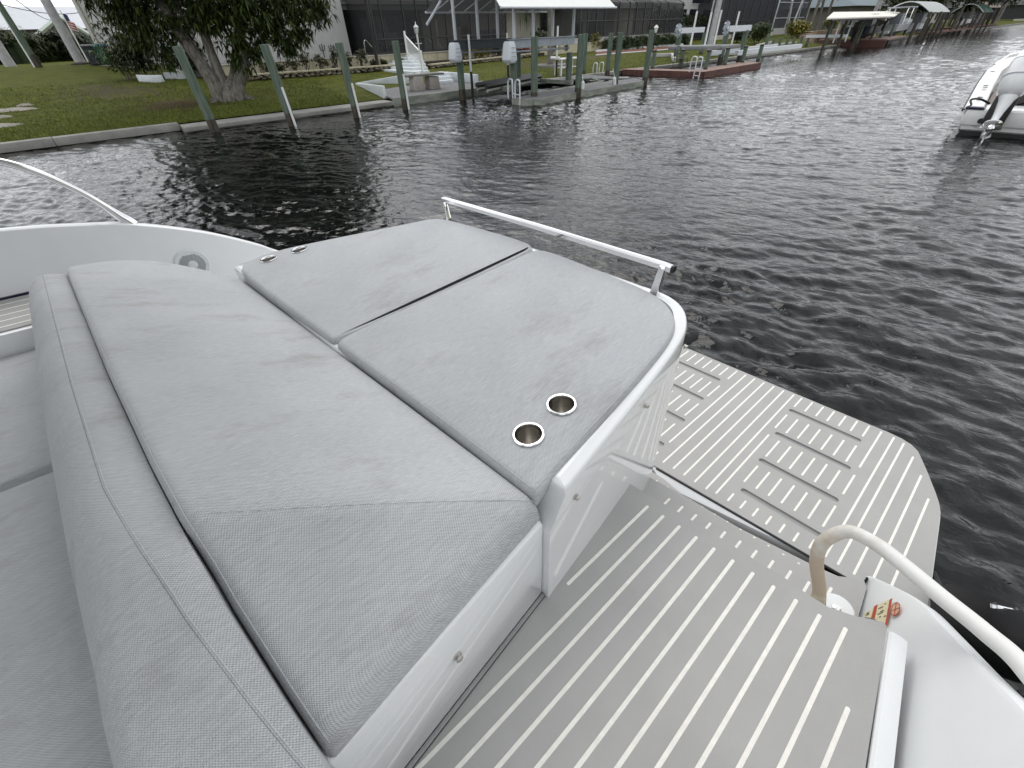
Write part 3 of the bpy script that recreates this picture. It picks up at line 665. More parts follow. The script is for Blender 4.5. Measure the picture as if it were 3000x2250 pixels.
# --- far gunwale with speaker and grab rail
gz = [(-2.6, -.47), (-1.2, -.50), (-.545, -.545), (-.25, -.583), (-.03, -.627), (.285, -.745), (.545, -.885), (.66, -.965), (.9, -1.12), (1.2, -1.35), (1.45, -1.52)]
gp = spline([Vector((x, 3.35, z)) for x, z in gz], 6)
mbg = MB()
mbg.rings([[(q.x, 3.35, -1.6), (q.x, 3.35, q.z-.016), (q.x, 3.354, q.z-.006), (q.x, 3.364, q.z), (q.x, 3.44, q.z-.006), (q.x, 3.47, q.z-.03), (q.x, 3.475, q.z-.08), (q.x, 3.42, -2.3)] for q in gp], True, True, closed=False)
part(boat, 'gunwale', mbg, M_GELM, label='far white gunwale with round speaker and grab rail')
part(boat, 'rub_rail', MB().tube([(q.x, 3.478, q.z-.05) for q in gp if q.x < .5], .016, 8), M_STEEL)
spk = part(boat, 'speaker', MB().lathe((.145, 3.349, -.915), [(.096, 0), (.096, .006), (.088, .013), (.074, .010), (.072, .006)], 40, Matrix.Rotation(R(90), 3, 'X')), M_GRILLE)
part(boat, 'grille', MB().lathe((.145, 3.342, -.915), [(.074, 0), (.074, .003), (.05, .007), (.024, .008)], 32, Matrix.Rotation(R(90), 3, 'X')), M_GRILLE, spk)
hm = MB()
for a in range(-9, 10):
    for c in range(-9, 10):
        x, z = (a+.5*(c % 2))*.0075, c*.0066; r_ = math.hypot(x, z)
        if .026 < r_ < .069: hm.lathe((.145+x, 3.3338+max(0, (r_-.05))*.13, -.915+z), [(.0026, 0), (.0026, .0012)], 6, Matrix.Rotation(R(90), 3, 'X'))
part(boat, 'perforation', hm, M_HOLE, spk, kind='stuff')
part(boat, 'dust_cap', MB().lathe((.145, 3.336, -.915), [(.026, 0), (.025, .006), (.016, .010), (.014, .008), (.013, .009)], 24, Matrix.Rotation(R(90), 3, 'X')), M_GRILLE, spk)
gr = spline([Vector(q) for q in ((-.100, 3.40, -.535), (-.16, 3.40, -.45), (-.235, 3.40, -.37), (-.31, 3.40, -.305), (-.40, 3.40, -.255), (-.55, 3.40, -.21), (-.9, 3.40, -.17), (-1.6, 3.4, -.15))], 6)
gb = part(boat, 'grab_rail', MB().tube(gr, .0175, 14), M_STEEL)
part(boat, 'rail_foot', MB().tube([(-.035, 3.40, -.64), (-.05, 3.40, -.615), (-.075, 3.40, -.575), (-.10, 3.40, -.536), (-.106, 3.40, -.527)], [.034, .033, .025, .0205, .0205], 16), M_STEEL, gb)
part(boat, 'side_deck', MB().bb(-2.6, -.43, 2.80, 3.3495, -1.2, -.872), M_GEL, bevel=.01)
part(boat, 'side_deck', MB().bb(-.425, 1.4, 2.60, 3.3495, -1.6, -1.30), M_GELM)
sdk = part(boat, 'side_deck_pad', MB().bb(-2.5, -.44, 2.83, 3.33, -.8718, -.866), M_PAD)
part(boat, 'gasket', MB().bb(-2.5, -.46, 3.335, 3.3485, -.8715, -.856), M_NAVY, sdk)
for k in range(5): part(boat, 'line', strip(-2.4, -.47, 2.89+.089*k, .010, -.866), M_STR, sdk)
# --- outer hull so that the boat sits in the water, and the hardtop, added out of view to shade the cockpit
part(boat, 'hull', MB().prism([(-6, -.5), (1.2, -.46), (1.3, .0), (1.3, 3.0), (1.2, 3.40), (-6, 3.45), (-8.5, 1.5)], -2.5, -1.62), M_GEL)
part(boat, 'hardtop', MB().prism([(-3.2, -.45), (.10, -.4), (.32, -.1), (.32, 2.9), (.10, 3.2), (-3.2, 3.3)], .78, .88), M_GELM, bevel=.02)
for x, y in ((-1.0, -.35), (-1.0, 3.35), (-2.6, -.35), (-2.6, 3.35)):
    part(boat, 'hardtop_post', MB().tube([(x-.25, y, -.6), (x, y+(.12 if y < 0 else -.12), .785)], .03, 10), M_STEEL)
# --- cable inlet and cable
Mf = Matrix.Rotation(R(-14), 3, 'Y')
fl = part(boat, 'cable_inlet', MB().lathe((1.232, -.190, -1.508), [(.052, 0), (.052, .004), (.046, .011), (.02, .014)], 28, Mf), M_GELM)
part(boat, 'bolt', MB().lathe((1.226, -.188, -1.4945), [(.014, 0), (.013, .005), (.006, .0085)], 14, Mf), M_STEEL, fl)
part(boat, 'slit', MB().box((1.200, -.178, -1.4965), (.007, .05, .006), rz=R(20), ry=R(-14)), M_BLACK, fl)
cabp = spline([(1.175, -.148, -1.515), (1.172, -.140, -1.485), (1.190, -.121, -1.42), (1.187, -.070, -1.30), (1.190, -.057, -1.21), (1.213, -.088, -1.145), (1.195, -.150, -1.115), (1.146, -.222, -1.09), (1.092, -.296, -1.068), (1.042, -.366, -1.045), (.975, -.425, -1.015), (.86, -.52, -1.03), (.6, -.7, -1.2), (.2, -.85, -1.5)], 8)
cable = thing('power_cable', 'thick white cable looping up from a round white fitting beside the stern steps', 'cable', (1.175, -.148, -1.515), frame='B')
part(cable, 'sheath', MB().tube(cabp[10:], .0198, 16), M_CABLE)
boot = part(cable, 'strain_relief', MB().tube(cabp[0:16], [.034-.014*(k/15) for k in range(16)], 16), M_CABLEEND)
for k in range(6, 14, 2):
    p, q = cabp[k], cabp[k+1]; d = (q-p).normalized()
    part(cable, 'rib_slot', MB().tube([p-d*.0012, p+d*.0012], .0345-.014*(k/15), 16), M_INK, boot)
# --- black fender hanging outside
fen = thing('fender', 'black rounded fender with oval chrome badge beside the white cable', 'fender', (1.6, -.54, -1.6), frame='B')
part(fen, 'body', MB().tube(spline([(1.86, -.49, -1.80), (1.84, -.495, -1.785), (1.79, -.50, -1.74), (1.70, -.52, -1.66), (1.60, -.54, -1.575), (1.48, -.555, -1.47), (1.39, -.565, -1.39), (1.345, -.57, -1.35), (1.335, -.57, -1.34)], 2), [.008, .018, .028, .042, .055, .072, .09, .098, .105, .107, .105, .10, .085, .07, .05, .03, .01], 24), M_GLOSSBLK)
bdm = Matrix.Rotation(R(-28), 3, 'X') @ Matrix.Rotation(R(38), 3, 'Y') @ Matrix.Rotation(R(-20), 3, 'Z') @ Matrix.Diagonal((1.6, .8, 1)); bdn = Matrix.Rotation(R(-28), 3, 'X') @ Matrix.Rotation(R(38), 3, 'Y') @ Vector((0, 0, 1))
bc = Vector((1.455, -.552, -1.455))+bdn*.100
part(fen, 'badge', MB().lathe(bc, [(.030, -.02), (.030, .004), (.026, .006), (.025, .004), (.002, .004)], 24, bdm), M_STEEL)
part(fen, 'badge_face', MB().lathe(bc+bdn*.0042, [(.025, 0), (.025, .0012), (.02, .002)], 24, bdm), M_NAVY)
part(fen, 'strap', MB().tube([(1.93, -.44, -1.78), (1.90, -.47, -1.80), (1.86, -.49, -1.80)], [.012, .016, .014], 8), M_BLACK)

# ------------------------------------------------------------------ cushions
def cushion_outline(out, zf, depth, r, crown, holes=()):
    """padded slab from an outline: rounded edge, lightly crowned top; round holes stay open"""
    n = len(out); a = sum(out[i][0]*out[(i+1) % n][1]-out[(i+1) % n][0]*out[i][1] for i in range(n))
    if a < 0: out = out[::-1]
    cx, cy = sum(p[0] for p in out)/n, sum(p[1] for p in out)/n
    rings = [[(x, y, zf(x, y)-depth) for x, y in inward(out, .012)], [(x, y, zf(x, y)-depth+.01) for x, y in inward(out, .003)], [(x, y, zf(x, y)-r*1.05) for x, y in out]]
    for k in range(1, 6):
        t_ = k/5*math.pi/2; pp = inward(out, r*(1-math.cos(t_))); rings.append([(x, y, zf(x, y)-r*(1-math.sin(t_))) for x, y in pp])
    last = inward(out, r)
    if holes:
        mb_ = MB().rings(rings, False, False); me = flat_with_holes('cap', last, [[(hx+.0375*math.cos(6.2832*k/36), hy+.0375*math.sin(6.2832*k/36)) for k in range(36)] for hx, hy in holes], 0, 0, (0, 0, 0))
        mb_.add([(v.co.x, v.co.y, zf(v.co.x, v.co.y)) for v in me.vertices], [list(p.vertices) for p in me.polygons]); bpy.data.meshes.remove(me)
        return mb_, inward(out, .010)
    for f in (.08, .2, .4, .6, .8, .95, 1.0):
        rings.append([(x+(cx-x)*f, y+(cy-y)*f, zf(x+(cx-x)*f, y+(cy-y)*f)+crown*(1-(1-f)**2)) for x, y in last])
    return MB().rings(rings, True, False), inward(out, .010)
def cup_holder(root, x, y, par=None):
    z = zsun(x, y)+.004; M = Matrix.Rotation(math.atan(SBx)*-1, 3, 'Y')
    rim_ = part(root, 'cup_holder', MB().lathe((x, y, z), [(.0445, -.004), (.0450, 0), (.0425, .0028), (.0385, .0022), (.0365, -.002), (.0362, -.010), (.0350, -.078), (.031, -.086), (.0, -.087)], 40, M, False, False), M_STEEL)
    part(root, 'cup', MB().lathe((x, y, z), [(.0358, -.008), (.0345, -.076), (.0305, -.0845), (.018, -.0848), (.0, -.085)], 36, M, False, False), M_BRUSH, rim_)
def sunpad(label, pxs, cups):
    o2 = [S(*q) for q in pxs]; o2 = smooth_poly([Vector((q.x, q.y, 0)) for q in o2], 3); o2 = [(q.x, q.y) for q in o2]
    cx, cy = sum(p[0] for p in o2)/len(o2), sum(p[1] for p in o2)/len(o2); org = (cx, cy, zsun(cx, cy)-.07)
    mb_, st = cushion_outline(o2, zsun, .068, .022, .004, cups)
    ob = single('sunpad_cushion', label, 'cushion', mb_, M_FAB, org, 'sunpad cushions', 'B', angle=38)
    for x, y in cups: cup_holder(ob, x, y)
    part(ob, 'stitching', MB().tube([(x, y, zsun(x, y)-.0035) for x, y in st+[st[0]]], .0011, 5, False), M_SEAM)
    return ob
sunpad('near pale grey sunpad cushion with two steel cup holders by the walkway', [(985, 1006), (985, 1001), (1003, 985), (1100, 938), (1300, 850), (1530, 745), (1560, 731), (1590, 729), (1640, 743), (1780, 798), (1915, 853), (1965, 893), (1985, 935), (1972, 985), (1900, 1077), (1760, 1233), (1625, 1375), (1580, 1436), (1568, 1446), (1553, 1438), (1300, 1240), (1100, 1090)],
       [(.702, .625), (.556, .610)])
sunpad('far pale grey sunpad cushion with two cup holders along the water side', [(703, 790), (704, 781), (715, 769), (790, 735), (1000, 691), (1210, 650), (1262, 638), (1310, 640), (1400, 664), (1535, 703), (1562, 718), (1558, 732), (1535, 744), (1300, 858), (1080, 955), (1003, 986), (980, 997), (963, 990), (950, 979), (800, 870), (715, 803)],
       [(.445, 2.565), (.608, 2.543)])

# big wedge backrest and the roll in front of it: height fields over their footprint
def lerp(a, b_, t_): return a+(b_-a)*t_
def xgap(y):                                            # line of the dark gap between roll and wedge
    P_ = ((.20, -.128), (.352, -.138), (.46, -.152), (.62, -.170), (.69, -.175), (1.03, -.213), (1.56, -.262), (2.53, -.338), (3.2, -.39))
    for (a, xa), (b_, xb) in zip(P_, P_[1:]):
        if y <= b_: return lerp(xa, xb, (y-a)/(b_-a))
    return P_[-1][1]
def plane3(p, q, r_):
    p, q, r_ = Vector(p), Vector(q), Vector(r_); n = (q-p).cross(r_-p); return lambda x, y: p.z-(n.x*(x-p.x)+n.y*(y-p.y))/n.z
ptop = plane3((-.165, .80, -.655), (-.33, 2.55, -.648), (.45, .47, -.835))
pend = plane3((-.165, .80, -.655), (.455, .452, -.838), (-.135, .352, -.862))
def smin(a, b_, k): 
    h = max(0, min(1, .5+.5*(b_-a)/k)); return lerp(b_, a, h)-k*h*(1-h)
def rnd_edge(d, r_):
    if d >= r_: return 0
    t_ = 1-max(d, 0)/r_; return r_*(1-math.sqrt(max(0, 1-t_*t_)))
def wedge_pt(u, v):
    # u across from gap (0) to sunpad (1), v along y near to far
    uu = u*u*(3-2*u)*.45+u*.55; vv = v
    ya = lerp(.355+.0, .452, uu); yb = lerp(2.86, 2.66, uu)+.25*math.sin(math.pi*uu)
    vv = .5-.5*math.cos(math.pi*v); vv = .6*vv+.4*v
    y = lerp(ya, yb, vv); x = lerp(xgap(y)+.003, lerp(.452, .292, (y-.45)/2.15)-.005, uu)
    z = smin(ptop(x, y), pend(x, y), .012)
    df = x-xgap(y)-.005; da = lerp(.452, .292, (y-.45)/2.15)-.005-x; dn = (y-ya)*.95; dfar = yb-y
    z -= rnd_edge(df, .030)+rnd_edge(da, .022)+rnd_edge(dn, .04)+rnd_edge(dfar, .09)
    z += .010*math.sin(math.pi*min(1, max(0, uu)))*min(1, dn/.1) 
    return (x, y, z)
def skirted(F, nu, nv, zb):
    mb_ = MB().grid(F, nu, nv); k = len(mb_.v)
    idx = [a*(nv+1) for a in range(nu+1)] + [nu*(nv+1)+b_ for b_ in range(1, nv+1)] + [a*(nv+1)+nv for a in range(nu-1, -1, -1)] + [b_ for b_ in range(nv-1, 0, -1)]
    for i in idx: x, y, z = mb_.v[i]; mb_.v.append((x, y, zb))
    n = len(idx)
    for i in range(n): j = (i+1) % n; mb_.f.append([idx[i], idx[j], k+j, k+i])
    mb_.f.append([k+i for i in range(n)]); return mb_
wo = (.1, 1.5, -1.0)
wd = single('backrest_cushion', 'large pale grey wedge backrest cushion with mitred near end, before the sunpad', 'cushion', skirted(wedge_pt, 40, 110, -1.01), M_FAB, wo, None, 'B', angle=60)
seam = []
for k in range(41):
    t_ = k/40; x = lerp(-.150, .445, t_); y = lerp(.788, .462, t_)
    seam.append((x, y, smin(ptop(x, y), pend(x, y), .012)+.010*math.sin(math.pi*((x-xgap(y))/(.45-xgap(y))))*1.0-.0002-rnd_edge(x-xgap(y)-.005, .045)-rnd_edge(.447-x, .022)-rnd_edge((y-.44)*.95, .04)*.3))
part(wd, 'stitching', MB().tube(seam, .0008, 5), M_SEAM)
fr = [wedge_pt(.035, v/110) for v in range(1, 110)]
part(wd, 'piping', MB().tube(fr, .0010, 5), M_SEAM)
def roll_pt(u, v):
    yb = 2.90; ya = .16; vv = v; y = lerp(ya, yb, vv); wd_ = lerp(.255, .235, (y-.2)/2.4)
    x1 = xgap(y)-.001; x = x1-wd_*u
    # crest near the gap, long curved front face
    cr = .30; 
    if u < cr: z = -.665-.022*(1-u/cr)**2.0
    else: t_ = (u-cr)/(1-cr); z = -.665-.325*(1-math.sqrt(max(0, 1-t_**2.3)))*.55-.325*.45*t_**2
    e = pend(x*.35-.1, y)+.018-.05*max(0, u-.2)
    z = smin(z, max(e, -1.1), .06)
    z -= rnd_edge(yb-y, .09)
    return (x, y, z)
ro = (-.35, 1.4, -1.0)
rl_ = single('bolster_cushion', 'rounded pale grey bolster cushion along the front of the wedge backrest', 'cushion', skirted(roll_pt, 26, 100, -1.05), M_FAB, ro, None, 'B', angle=60)
cr_ = []
for k in range(2, 99):
    v = k/100; y = lerp(.16, 2.90, v); u = .30 if y > 1.0 else lerp(.05, .30, max(0, (y-.30)/.70)**.8)
    x, y, z = roll_pt(u, v); cr_.append((x, y, z+.0003))
part(rl_, 'stitching', MB().tube(cr_, .0009, 5), M_SEAM)
part(rl_, 'seam', MB().tube([(x-.005, y, z-.0004) for x, y, z in cr_], .0006, 5), M_SEAMD)
# seat cushions
def seat(label, y0, y1):
    o2 = smooth_poly([Vector(q) for q in ((-.40, y0+.004, 0), (-.40, y0+.03, 0), (-.40, y1-.03, 0), (-.40, y1-.004, 0), (-1.35, y1-.004, 0), (-1.35, y0+.004, 0))], 2)
    o2 = [(q.x, q.y) for q in o2]; org = (-.85, (y0+y1)/2, -1.05)
    mb_, st = cushion_outline(o2, lambda x, y: -.965, .10, .03, .006)
    ob = single('seat_cushion', label, 'cushion', mb_, M_FAB, org, 'bench seat cushions', 'B', angle=50)
    part(ob, 'stitching', MB().tube([(x, y, -.965-.004) for x, y in st+[st[0]]], .0011, 5, False), M_SEAM)
seat('near grey bench seat cushion at the lower left', .14, 1.69)
seat('far grey bench seat cushion below the white gunwale', 1.70, 2.80)
# ------------------------------------------------------------------ foliage
def leaf_mesh(mb, c, d, L, W, droop):
    """one leaf: two quads bent along its length"""
    d = d.normalized(); s_ = d.cross(Vector((0, 0, 1)))
    if s_.length < .05: s_ = Vector((1, 0, 0))
    s_ = s_.normalized()*W/2; p1 = c+d*(L*.5)+Vector((0, 0, -droop*L*.12)); p2 = c+d*L+Vector((0, 0, -droop*L*.5))
    mb.add([c-s_*.25, c+s_*.25, p1+s_, p1-s_, p2], [(0, 1, 2, 3), (3, 2, 4)])
def cluster(mb, c, n, L, W, droop, rr):
    for k in range(n):
        a = rr.uniform(0, 6.283); e = rr.uniform(-.7, .6)
        leaf_mesh(mb, c, Vector((math.cos(a)*math.cos(e), math.sin(a)*math.cos(e), math.sin(e))), L*rr.uniform(.7, 1.2), W*rr.uniform(.8, 1.2), droop*rr.uniform(.5, 1.4))
def shell_pts(c, d, n, rr, flat=False, fill=.55):
    out = []
    while len(out) < n:
        v = Vector((rr.gauss(0, 1), rr.gauss(0, 1), rr.gauss(0, 1))).normalized()*(rr.random()**fill)
        q = Vector(c)+Vector((v.x*d[0]/2, v.y*d[1]/2, v.z*d[2]/2))
        if flat and q.z < c[2]-d[2]/2*.9: continue
        out.append(q)
    return out
def bush(name, label, cat, c, d, M, n, L, W, group=None, seed=0, droop=.6, stem=True, nl=7):
    """a shrub standing at c (ground point) with overall size d"""
    rr = random.Random(seed+hash(label) % 1000 if False else seed); c = Vector(c)
    t = thing(name, label, cat, c, group)
    mb = MB(); nb = max(3, int(d[0]*d[2]*2)); nb = min(nb, 9)
    for b in range(nb):
        cc = c+Vector((rr.uniform(-.32, .32)*d[0], rr.uniform(-.28, .28)*d[1], d[2]*(rr.uniform(.42, .68))))
        for q in shell_pts(cc, (d[0]*.62, d[1]*.62, d[2]*.72), n//nb, rr): 
            if q.z > c.z+.02: cluster(mb, q, nl, L, W, droop, rr)
    part(t, 'foliage', mb, M, fix=False)
    if stem:
        sm = MB()
        for k in range(4): sm.tube([c+Vector((rr.uniform(-.1, .1)*d[0], rr.uniform(-.1, .1)*d[1], -.05)), c+Vector((rr.uniform(-.3, .3)*d[0], rr.uniform(-.3, .3)*d[1], d[2]*.6))], [.03, .012], 6)
        part(t, 'stem', sm, M_BARK)
    return t
def hedge(name, label, p, q, w_, h, M, n, L, W, group=None, seed=1, nl=6):
    rr = random.Random(seed); p, q = Vector(p), Vector(q); t = thing(name, label, 'hedge', (p+q)/2, group); mb = MB(); d = q-p; s_ = Vector((-d.y, d.x, 0)).normalized()
    core = MB(); 
    for i in range(n):
        u = rr.random(); hh = h*(.86+.18*math.sin(u*37+seed)+.06*math.sin(u*90)); 
        f = rr.random()
        if f < .55: c = p+d*u+s_*(rr.choice((-1, 1))*w_/2*rr.uniform(.8, 1.05))+Vector((0, 0, hh*rr.random()))
        else: c = p+d*u+s_*(w_/2*rr.uniform(-1, 1))+Vector((0, 0, hh*rr.uniform(.88, 1.03)))
        cluster(mb, c, nl, L, W, .4, rr)
    part(t, 'foliage', mb, M, fix=False)
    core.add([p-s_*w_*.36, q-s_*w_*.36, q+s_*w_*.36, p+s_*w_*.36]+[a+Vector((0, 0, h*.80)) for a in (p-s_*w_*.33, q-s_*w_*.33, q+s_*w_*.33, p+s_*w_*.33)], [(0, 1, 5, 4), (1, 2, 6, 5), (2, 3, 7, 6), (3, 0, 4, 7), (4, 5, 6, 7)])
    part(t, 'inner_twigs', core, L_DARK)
    return t
def palm(name, label, base, h, lean, nf, L, group=None, seed=3, r0=.14, M=None):
    rr = random.Random(seed); b = Vector(base); t = thing(name, label, 'palm tree', b, group)
    top = b+Vector((lean[0], lean[1], h))
    part(t, 'trunk', MB().tube(spline([b-Vector((0, 0, .1)), b+Vector((lean[0]*.3, lean[1]*.3, h*.5)), top], 6), [r0*1.25]*2+[r0]*9+[r0*.8]*2, 12), M_BARK)
    mb = MB()
    for k in range(nf):
        a = 6.283*k/nf+rr.uniform(-.2, .2); el = rr.uniform(-.2, 1.1); pts = []
        d0 = Vector((math.cos(a)*math.cos(el), math.sin(a)*math.cos(el), math.sin(el))); p = top.copy(); d = d0
        for s_ in range(9): pts.append(p.copy()); p = p+d*(L/8); d = (d+Vector((0, 0, -.17))).normalized()
        mb.tube(pts, .012, 4)
        for i in range(1, 9):
            tdir = (pts[i]-pts[i-1]).normalized(); sd_ = tdir.cross(Vector((0, 0, 1))).normalized()
            for s_ in (-1, 1):
                for j in (0, .33, .66):
                    leaf_mesh(mb, pts[i-1].lerp(pts[i], j), sd_*s_+tdir*.6+Vector((0, 0, -.35)), L*.30*(1-.4*abs(i/8-.4)), .045, .9)
    part(t, 'crown', mb, M or L_PALM, fix=False)
    return t

# ------------------------------------------------------------------ the mango tree leaning over the bank
tree = thing('mango_tree', 'big dark mango tree with several leaning trunks behind the seawall', 'tree', lawn(678, 290))
tb = lawn(678, 290)
def py_(px, py, Y): return at_y(px, py, Y)
limbs = [([(650, 288, 22.6), (628, 245, 22.6), (585, 180, 22.9), (530, 100, 23.2), (480, 20, 23.5), (440, -60, 23.7)], [.34, .25, .22, .20, .16, .1]),
         ([(664, 285, 22.5), (650, 235, 22.6), (625, 170, 22.7), (600, 100, 22.8), (585, 0, 22.8), (570, -120, 22.6)], [.30, .19, .17, .16, .15, .1]),
         ([(690, 285, 22.3), (700, 245, 22.2), (712, 210, 22.0), (716, 150, 22.0), (700, 60, 22.0), (740, -60, 21.6)], [.30, .22, .19, .13, .12, .08]),
         ([(676, 292, 22.2), (672, 260, 22.3), (682, 225, 22.5), (690, 150, 22.8), (700, 40, 22.6), (690, -140, 22.4)], [.33, .2, .13, .12, .12, .1])]
for pts, rs in limbs:
    P_ = [py_(*p) for p in pts]; P_[0].z = ground(0, P_[0].y)-.1
    sp = spline(P_, 5); rr2 = []
    for i in range(len(rs)-1): rr2 += [lerp(rs[i], rs[i+1], k/5) for k in range(5)]
    part(tree, 'trunk', MB().tube(sp, [r_*rnd.uniform(.93, 1.07) for r_ in rr2+[rs[-1]]], 12), M_BARK)
mbr = MB()
for k in range(9):
    a = 6.283*k/9; mbr.tube([tb+Vector((.25*math.cos(a), .25*math.sin(a), .22)), tb+Vector((.55*math.cos(a), .55*math.sin(a), .03)), tb+Vector((.9*math.cos(a), .9*math.sin(a), -.05))], [.12, .08, .03], 7)
part(tree, 'root', mbr, M_BARK)
rr = random.Random(11); mb = MB(); twig = MB()
blobs = [(345, 25, 24.2, 1.0), (400, 60, 23.8, 1.1), (450, 95, 23.6, .9), (480, 150, 23.8, .62), (500, 30, 23.6, 1.4), (430, -40, 23.6, 1.6), (590, 30, 22.4, .8), (570, -60, 22.6, 1.8), (640, 30, 21.9, .9),
         (700, 30, 21.9, 1.4), (690, 120, 22.1, .75), (705, 180, 22.0, .5), (770, 60, 21.6, 1.2), (760, -70, 21.6, 1.8), (840, 40, 21.3, 1.2), (890, 30, 21.4, .9), (930, 20, 21.4, .6), (815, 110, 21.3, .55), (870, 100, 21.3, .5), (750, 140, 21.6, .5), (320, -30, 24.3, 1.1), (880, -60, 21.4, 1.3), (560, 130, 24.5, .4), (850, 135, 21.4, .3)]
for bi, (px, py, Y, r_) in enumerate(blobs):
    c = py_(px, py, Y)
    for q in shell_pts(c, (2*r_, 2*r_, 1.7*r_), int(62*r_*r_)+20, rr): cluster(mb, q, 9, .27, .062, 1.3, rr)
    twig.tube([py_(640, 60, 22.6), c.lerp(py_(640, 60, 22.6), .4)+Vector((0, 0, .3)), c], [.07, .05, .015], 6)
for c, r_ in (((4.8, 22.5, 6.3), 3.0), ((2.4, 23.2, 5.6), 2.3), ((7.6, 21.9, 5.6), 2.2), ((5, 22, 8.6), 2.4), ((3.2, 22.4, 7.4), 2.2), ((7, 22.2, 7.4), 2.0)):
    for q in shell_pts(c, (2*r_, 2*r_, 1.7*r_), int(60*r_*r_), rr, fill=.4): cluster(mb, q, 8, .45, .12, 1.2, rr)
part(tree, 'crown', mb, L_MANGO, fix=False)
part(tree, 'branch', twig, M_BARK)

# planter edging below the tree, dark shrubs around it
pl = thing('planter_edge', 'low curved white planter edging under the tree', 'planter', lawn(480, 236))
for a, b_ in (((406, 224), (482, 222)), ((484, 216), (556, 212))):
    p, q = lawn(a[0], a[1]+13), lawn(b_[0], b_[1]+16); pts = [p+(q-p)*t_+Vector((0, -.35*math.sin(math.pi*t_), 0)) for t_ in (0, .2, .4, .6, .8, 1)]
    part(pl, 'edging_block', MB().rings([[v+Vector((0, -.06, -.1)), v+Vector((0, .06, -.1)), v+Vector((0, .06, .26)), v+Vector((0, -.06, .26))] for v in pts]), M_CONCL, bevel=.02)
for i, (px, Y, w_, h, lab) in enumerate(((450, 33.6, 2.4, 1.9, 'dark leafy shrub inside the white planter edging'), (365, 34.0, 2.2, 2.0, 'dark shrub beside the green waste bin'), (545, 32.8, 2.2, 1.5, 'dark shrub between the planter and the tree trunk'), (405, 34.5, 2.2, 2.6, 'tall dark shrub against the left end of the white house'))):
    p = at_y(px, 200, Y); p.z = ground(0, Y); bush('shrub', lab, 'shrub', p, (w_, 1.6, h), L_DARK if i != 1 else L_MID, 330, .20, .06, 'dark shrubs near the tree', 40+i)

# ------------------------------------------------------------------ mooring piles
def pile(label, px, py, h, pipe=None, tilt=(0, 0), r_=.125, group='tall green mooring piles', cap=False, z0=None):
    b = at_z(px, py, 0); t = thing('mooring_pile', label, 'pile', b, group)
    f = lambda z: b+Vector((tilt[0]*z, tilt[1]*z, z))
    part(t, 'wet_foot', MB().tube([f(-1.2), f(.0), f(.22), f(.33)], [r_*1.06, r_*1.06, r_*1.04, r_*1.02], 14), M_WOODD)
    part(t, 'shaft', MB().tube([f(.325), f(1.0), f(h*.8), f(h-.015), f(h)], [r_*1.01, r_, r_*.97, r_*.95, r_*.86], 14), M_WOODG)
    if pipe: part(t, 'pipe_guard', MB().tube([f(-.5)+Vector((r_*.3, -r_*1.12, 0)), f(pipe)+Vector((r_*.3, -r_*1.12, 0))], .035, 10), M_PVC)
    if cap: part(t, 'cap', MB().lathe(f(h), [(r_*1.06, -.06), (r_*1.06, .01), (r_*.3, .05)], 14), M_BLACK)
    return t
pile('leftmost green pile leaning before the tree trunk', 632, 386, 2.03, None, (-.03, .0))
pile('green pile with white pipe guard below the house wall', 858, 368, 2.0, 1.0, (-.045, 0))
pile('green pile with white pipe guard beside the low white wall', 1047, 344, 1.97, .95, (-.02, .01))
pile('green pile with white pipe guard standing before the stone table', 1190, 320, 1.95, 1.05, (-.005, 0))
for (px, py, h, lab) in ((1565, 301, 1.93, 'green pile at the ladder corner of the grey dock'), (1692, 287, 1.94, 'green pile with a white fender in the middle of the grey dock'), (1708, 229, 1.89, 'slim green pile just behind the middle of the grey dock'),
                         (1778, 228, 1.88, 'green pile beside the two hooped ladder rails'), (1800, 263, 1.93, 'green pile with a tilted white fender near the dock end'), (1887, 251, 1.96, 'last green pile at the far tip of the grey dock')):
    pile(lab, px, py, h)

# ------------------------------------------------------------------ grey dock with the landing, low white walls and stairs
dk = thing('dock', 'grey waterside landing below the white stairs', 'dock', (12, 18, .1), 'docks on the far bank')
ZD = .26
part(dk, 'deck', MB().prism([(9.2, 17.50), (12.6, 17.55), (15.6, 17.6), (15.6, 20.0), (14.6, 21.6), (11.4, 22.6), (10.0, 20.4)], ZD-.06, ZD), M_DOCK)
part(dk, 'fascia', MB().bb(9.2, 15.6, 17.42, 17.50, -.25, ZD+.004), M_DOCKF, bevel=.01)
def wallseg(name, root, p, q, h, th, M, zb=None, cap=None):
    p, q = Vector(p), Vector(q); s_ = Vector((-(q-p).y, (q-p).x, 0)).normalized()*th/2
    h0, h1 = h if isinstance(h, tuple) else (h, h)
    return part(root, name, MB().add([p-s_, q-s_, q+s_, p+s_, p-s_+Vector((0, 0, h0)), q-s_+Vector((0, 0, h1)), q+s_+Vector((0, 0, h1)), p+s_+Vector((0, 0, h0))], [(3, 2, 1, 0), (4, 5, 6, 7), (0, 1, 5, 4), (1, 2, 6, 5), (2, 3, 7, 6), (3, 0, 4, 7)]), M, bevel=.015)
lw = thing('low_wall', 'low white retaining walls framing the grey landing', 'wall', (11, 20, .2))
A, B, C, D, E_ = at_z(1128, 281, ZD), at_z(1046, 252, ZD), at_z(1215, 245, ZD), at_z(1310, 236, ZD), at_z(1400, 244, ZD)
for p, q, h in ((A, B, (.33, .12)), (B, C, (.12, .42)), (D, E_, (.36, .33))): wallseg('wall_panel', lw, p-Vector((0, 0, .1)), q-Vector((0, 0, .1)), (h[0]+.1, h[1]+.1), .12, M_CONCL)
